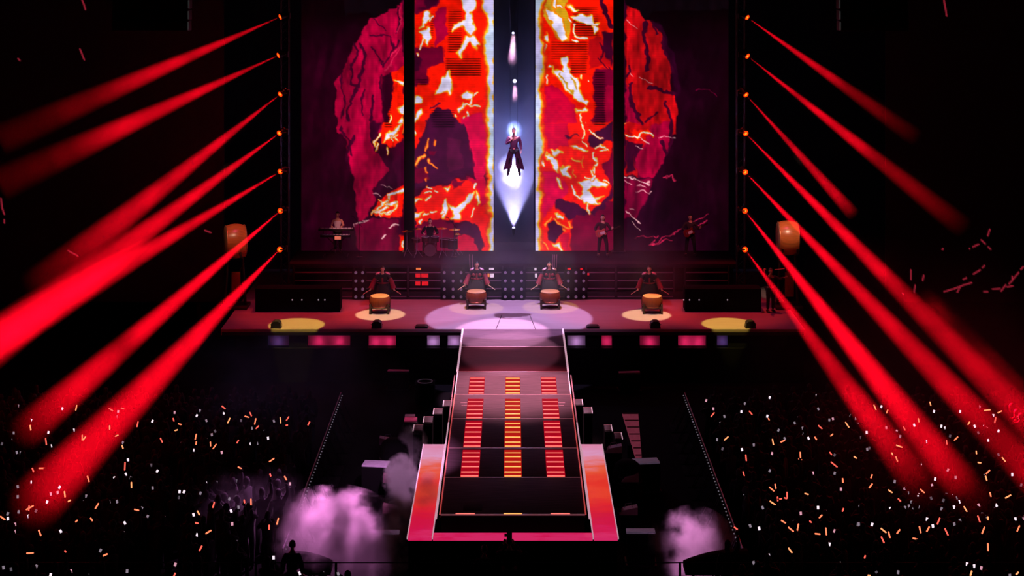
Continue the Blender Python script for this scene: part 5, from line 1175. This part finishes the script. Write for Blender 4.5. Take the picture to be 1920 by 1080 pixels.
PHN = ['205,125 350,287 155,430 128,513 22,552 830,398 775,493 575,578 700,157 190,650 235,655 1380,540 1440,733 1415,895 1470,938 1287,938 1030,975 357,982 1705,90 1715,298 1650,485 1700,793 1803,975 1770,860 545,425 1330,188 1325,248 45,862 1820,430',
 '200,128 120,212 88,320 90,375 323,347 170,440 163,520 210,297 405,287 530,188 573,97 650,82 670,22 972,122 1090,408 1125,508 1318,182 1580,160 1595,258 1718,28 1660,352 1843,360 1405,422 1383,533 1130,733 40,925 410,912 800,968 1015,990 1430,965 570,1008 125,943 683,515 935,182 200,15 1230,185',
 '328,180 295,235 272,320 190,415 403,293 400,508 463,450 500,410 265,625 600,208 793,290 912,378 1040,393 1095,490 972,548 887,553 778,718 575,650 1218,180 1162,298 1540,145 1525,240 1283,450 1213,860 1343,1003 515,988 400,998 228,960 738,968 118,553 62,553 82,92 45,200',
 '100,70 90,135 335,88 528,122 660,152 765,185 765,245 603,238 740,130 1093,312 258,330 300,555 740,637 1158,812 52,890 1450,990 1715,988 1885,995 150,72 855,220 680,288 692,433 1340,5',
 '205,125 255,180 390,255 370,380 203,337 600,250 638,160 587,338 327,565 387,668 740,625 918,92 892,302 1010,237 1018,460 945,722 920,915 1258,162 1448,70 1468,138 1515,185 1290,435 1355,550 1300,500 1242,320 1630,330 1830,295 1880,328 1648,740 1650,943 1405,940 1088,553 607,678 410,305 1590,345 1200,380 285,218 680,765 1465,220',
 '800,515 1268,345 1193,440 1548,325 1648,543 1720,73 607,938 910,820 738,900 1590,692 1463,280 1708,910 1912,470 700,485 1105,685 640,127 840,280',
 '315,195 20,328 150,485 85,540 370,430 487,470 180,660 155,675 505,985 465,1038 920,1008 907,248 1030,433 990,415 1200,250 1575,293 1420,195 1365,415 1475,415 1498,440 1633,468 1517,573 1633,735 825,587 1088,525 772,835 1150,992 1787,958 1063,908 685,403 52,392 527,530 1860,317 1478,967 850,985 1405,488',
 '72,268 418,292 60,465 210,470 575,60 617,115 730,138 625,265 680,283 730,272 580,280 885,30 875,175 1012,200 1120,122 1160,172 1190,215 1135,275 1410,253 1555,212 1607,253 1572,292 1888,25 1135,465 1200,425 895,488 828,412 1448,355 1485,382 1825,408 1915,395 503,1008 262,1012 1143,1008 1760,1045 1357,938 1280,915 1438,960 990,293 1045,132 655,218 700,248']
PHN.append('')
M_stk = [mat('glow_orange', (255, 120, 80), .4, var=.1, emit=(255, 128, 88), strength=1.5, sample=False), mat('glow_coral', (255, 90, 70), .4, var=.1, emit=(255, 100, 84), strength=1.3, sample=False), mat('glow_amber', (255, 150, 90), .4, var=.1, emit=(255, 160, 104), strength=1.4, sample=False)]
M_phn = [mat('phone_screen_%s' % n, (200, 190, 200), .4, var=.05, emit=c_, strength=st_, sample=False) for n, c_, st_ in (('white', (240, 222, 232), 1.25), ('grey', (175, 160, 175), .55), ('dim', (150, 140, 155), .3), ('rosy', (240, 170, 190), .8))]
M_phbody = mat('phone_body', (20, 20, 24), .4)
def mesh_of(fn, m, name):
    b = bmesh.new(); fn(b); return to_mesh(b, name, m)
stick_me = [mesh_of(lambda b: bm_tube(b, [(0, 0, -.5), (0, 0, -.46), (0, 0, .46), (0, 0, .5)], [.010, .019, .019, .010], 8), m, 'glow_stick') for m in M_stk]
ph_body = mesh_of(lambda b: bm_box(b, (0, 0, 0), (.072, .010, .105), None, .004), M_phbody, 'phone')
ph_scr = [mesh_of(lambda b: bm_box(b, (0, -.0062, 0), (.060, .003, .086)), m, 'phone_screen') for m in M_phn]
# three audience bodies, facing the stage (+y)
def crowd_mesh(J, sub, hands):
    bm = skin_bm(J, EDGES, {k: (tuple(x*1.22 for x in v) if isinstance(v, tuple) else v*1.25) for k, v in RAD.items()}, 'pel', sub)
    hc = J['hea']+Vector((0, 0, .06))
    bm_ball(bm, hc, (.082, .098, .12), 12, 8)
    bm_ball(bm, hc+Vector((0, -.095, -.01)), (.014, .018, .022), 6, 4)
    for s, sg in (('L', 1), ('R', -1)):
        if hands: bm_hand(bm, J['wr'+s], J['wr'+s]-J['el'+s], (0, -1, 0), sg, 1.2)
        else: bm_ball(bm, J['wr'+s]+(J['wr'+s]-J['el'+s]).normalized()*.06, (.04, .04, .05), 6, 4)
    me = to_mesh(bm, 'audience_body', M_crowd)
    me.transform(Matrix.Rotation(math.pi, 4, 'Z'))
    return me
JA = pose(elR=(-.27, -.04, 1.60), wrR=(-.24, -.08, 1.86)); JB = pose(elL=(.26, -.14, 1.30), wrL=(.09, -.30, 1.47), elR=(-.26, -.14, 1.30), wrR=(-.09, -.30, 1.47)); JC = pose()
A_me, B_me = crowd_mesh(JA, 1, True), crowd_mesh(JB, 1, True)
HA = Vector((.24, .10, 1.95)); HB = Vector((.0, .37, 1.53))
placed = []
def can(x, y, r=.27): return all((x-a)**2+(y-b)**2 > r*r for a, b in placed)
people = []
def audience(kind, hand):              # stand someone under the raised hand, turned so that neighbours do not collide
    off = HA if kind == 'a' else HB
    for r in (.52, .44, .36):
        for i in range(14):
            yaw = random.uniform(-.3, .3) if i < 4 else random.uniform(-1.3, 1.3)
            o_ = Matrix.Rotation(yaw, 3, 'Z') @ off; x, y = hand.x-o_.x, hand.y-o_.y
            if abs(x) < 6.5 and y > 41.0-D0: continue
            if abs(y-(40.6-D0)) < .3: continue
            if can(x, y, r):
                placed.append((x, y)); people.append((kind, x, y, hand.z-off.z, yaw)); return
for (ox, oy), s in zip(TILE, STK):
    for q in s.split():
        x0, y0, x1, y1 = map(float, q.split(',')); pa, pb = (ox+x0/6, oy+y0/6), (ox+x1/6, oy+y1/6)
        z = 2.05+random.uniform(-.12, .12)
        c = G((pa[0]+pb[0])/2, (pa[1]+pb[1])/2, z); k = ((pa[1]+pb[1])/2-YH)/(HC-z)
        if abs(c.x) < 6.3 and c.y > 41.5-D0: continue
        d = Vector(((pb[0]-pa[0])/k, random.uniform(-.05, .05), -(pb[1]-pa[1])/k)); ln = max(d.length, .07)
        o = link('glow_stick', random.choice(stick_me), None, c); o.rotation_euler = d.to_track_quat('Z', 'Y').to_euler(); o.scale = (1, 1, ln)
        an = abs(math.degrees(math.atan2(d.z, d.x))); an = min(an, 180-an); tag(o, where(c, 'small orange glow stick held %s' % ('upright' if an > 60 else 'slanting' if an > 25 else 'level')), 'glow stick', 'orange glow sticks in the audience')
        lo = c-d*.5 if d.z > 0 else c+d*.5
        audience('a', lo)
for (ox, oy), s in zip(TILE, PHN):
    for q in s.split():
        x0, y0 = map(float, q.split(',')); px, py = ox+x0/6, oy+y0/6
        z = 1.55+random.uniform(-.1, .15); c = G(px, py, z)
        if abs(c.x) < 6.2 and c.y > 41.5-D0: continue
        ry = random.uniform(-.5, .5)
        o = link('phone', ph_body, None, c, (random.uniform(-.3, .1), ry, random.uniform(-.2, .2)))
        sk = random.choice((0, 1, 2, 3, 0, 1)); tag(o, where(c, 'tiny phone with a %s screen held up' % ('bright white', 'greyish', 'dim', 'rosy')[sk]), 'phone', 'phones in the audience')
        link('screen', ph_scr[sk], o)
        audience('b', c-Vector((0, 0, .05)))
for kind, x, y, dz, yaw in people[:298]:
    o = link('person', A_me if kind == 'a' else B_me, None, (x, y, 0), (0, 0, yaw)); o.scale = (1, 1, 1+max(-.06, min(.06, dz/1.9)))
    tag(o, where(o.location, 'dark-clothed audience member, arm raised,' if kind == 'a' else 'dark-clothed audience member holding a phone up'), 'person', 'audience members with one arm raised' if kind == 'a' else 'audience members holding up phones')
# the rest of the crowd, too dark to tell apart
C_me = crowd_mesh(JC, 0, False)
bmc = bmesh.new(); cnt = 0
for kind, x, y, dz, yaw in people[298:]:
    g = len(bmc.verts); bmc.from_mesh(A_me if kind == 'a' else B_me); bmc.verts.ensure_lookup_table()
    bmesh.ops.transform(bmc, matrix=Matrix.Translation((x, y, 0)) @ Matrix.Rotation(yaw, 4, 'Z'), verts=bmc.verts[g:])
for s in (-1, 1):
    yy = 43.2
    while yy < 55.6:
        xx = 6.75+random.uniform(0, .3)
        while xx < 18:
            x, y = s*(xx+random.uniform(-.12, .12)), yy-D0+random.uniform(-.12, .12)
            if can(x, y, .5):
                g = len(bmc.verts); bmc.from_mesh(C_me); bmc.verts.ensure_lookup_table()
                bmesh.ops.transform(bmc, matrix=Matrix.Translation((x, y, 0)) @ Matrix.Rotation(random.uniform(-.4, .4), 4, 'Z') @ Matrix.Diagonal((1, 1, random.uniform(.93, 1.05), 1)), verts=bmc.verts[g:]); cnt += 1
            xx += .62
        yy += .66
o = link('crowd', to_mesh(bmc, 'crowd', M_crowd), None); tag(o, 'dark packed standing crowd on both sides of the pit', 'crowd', kind='stuff')
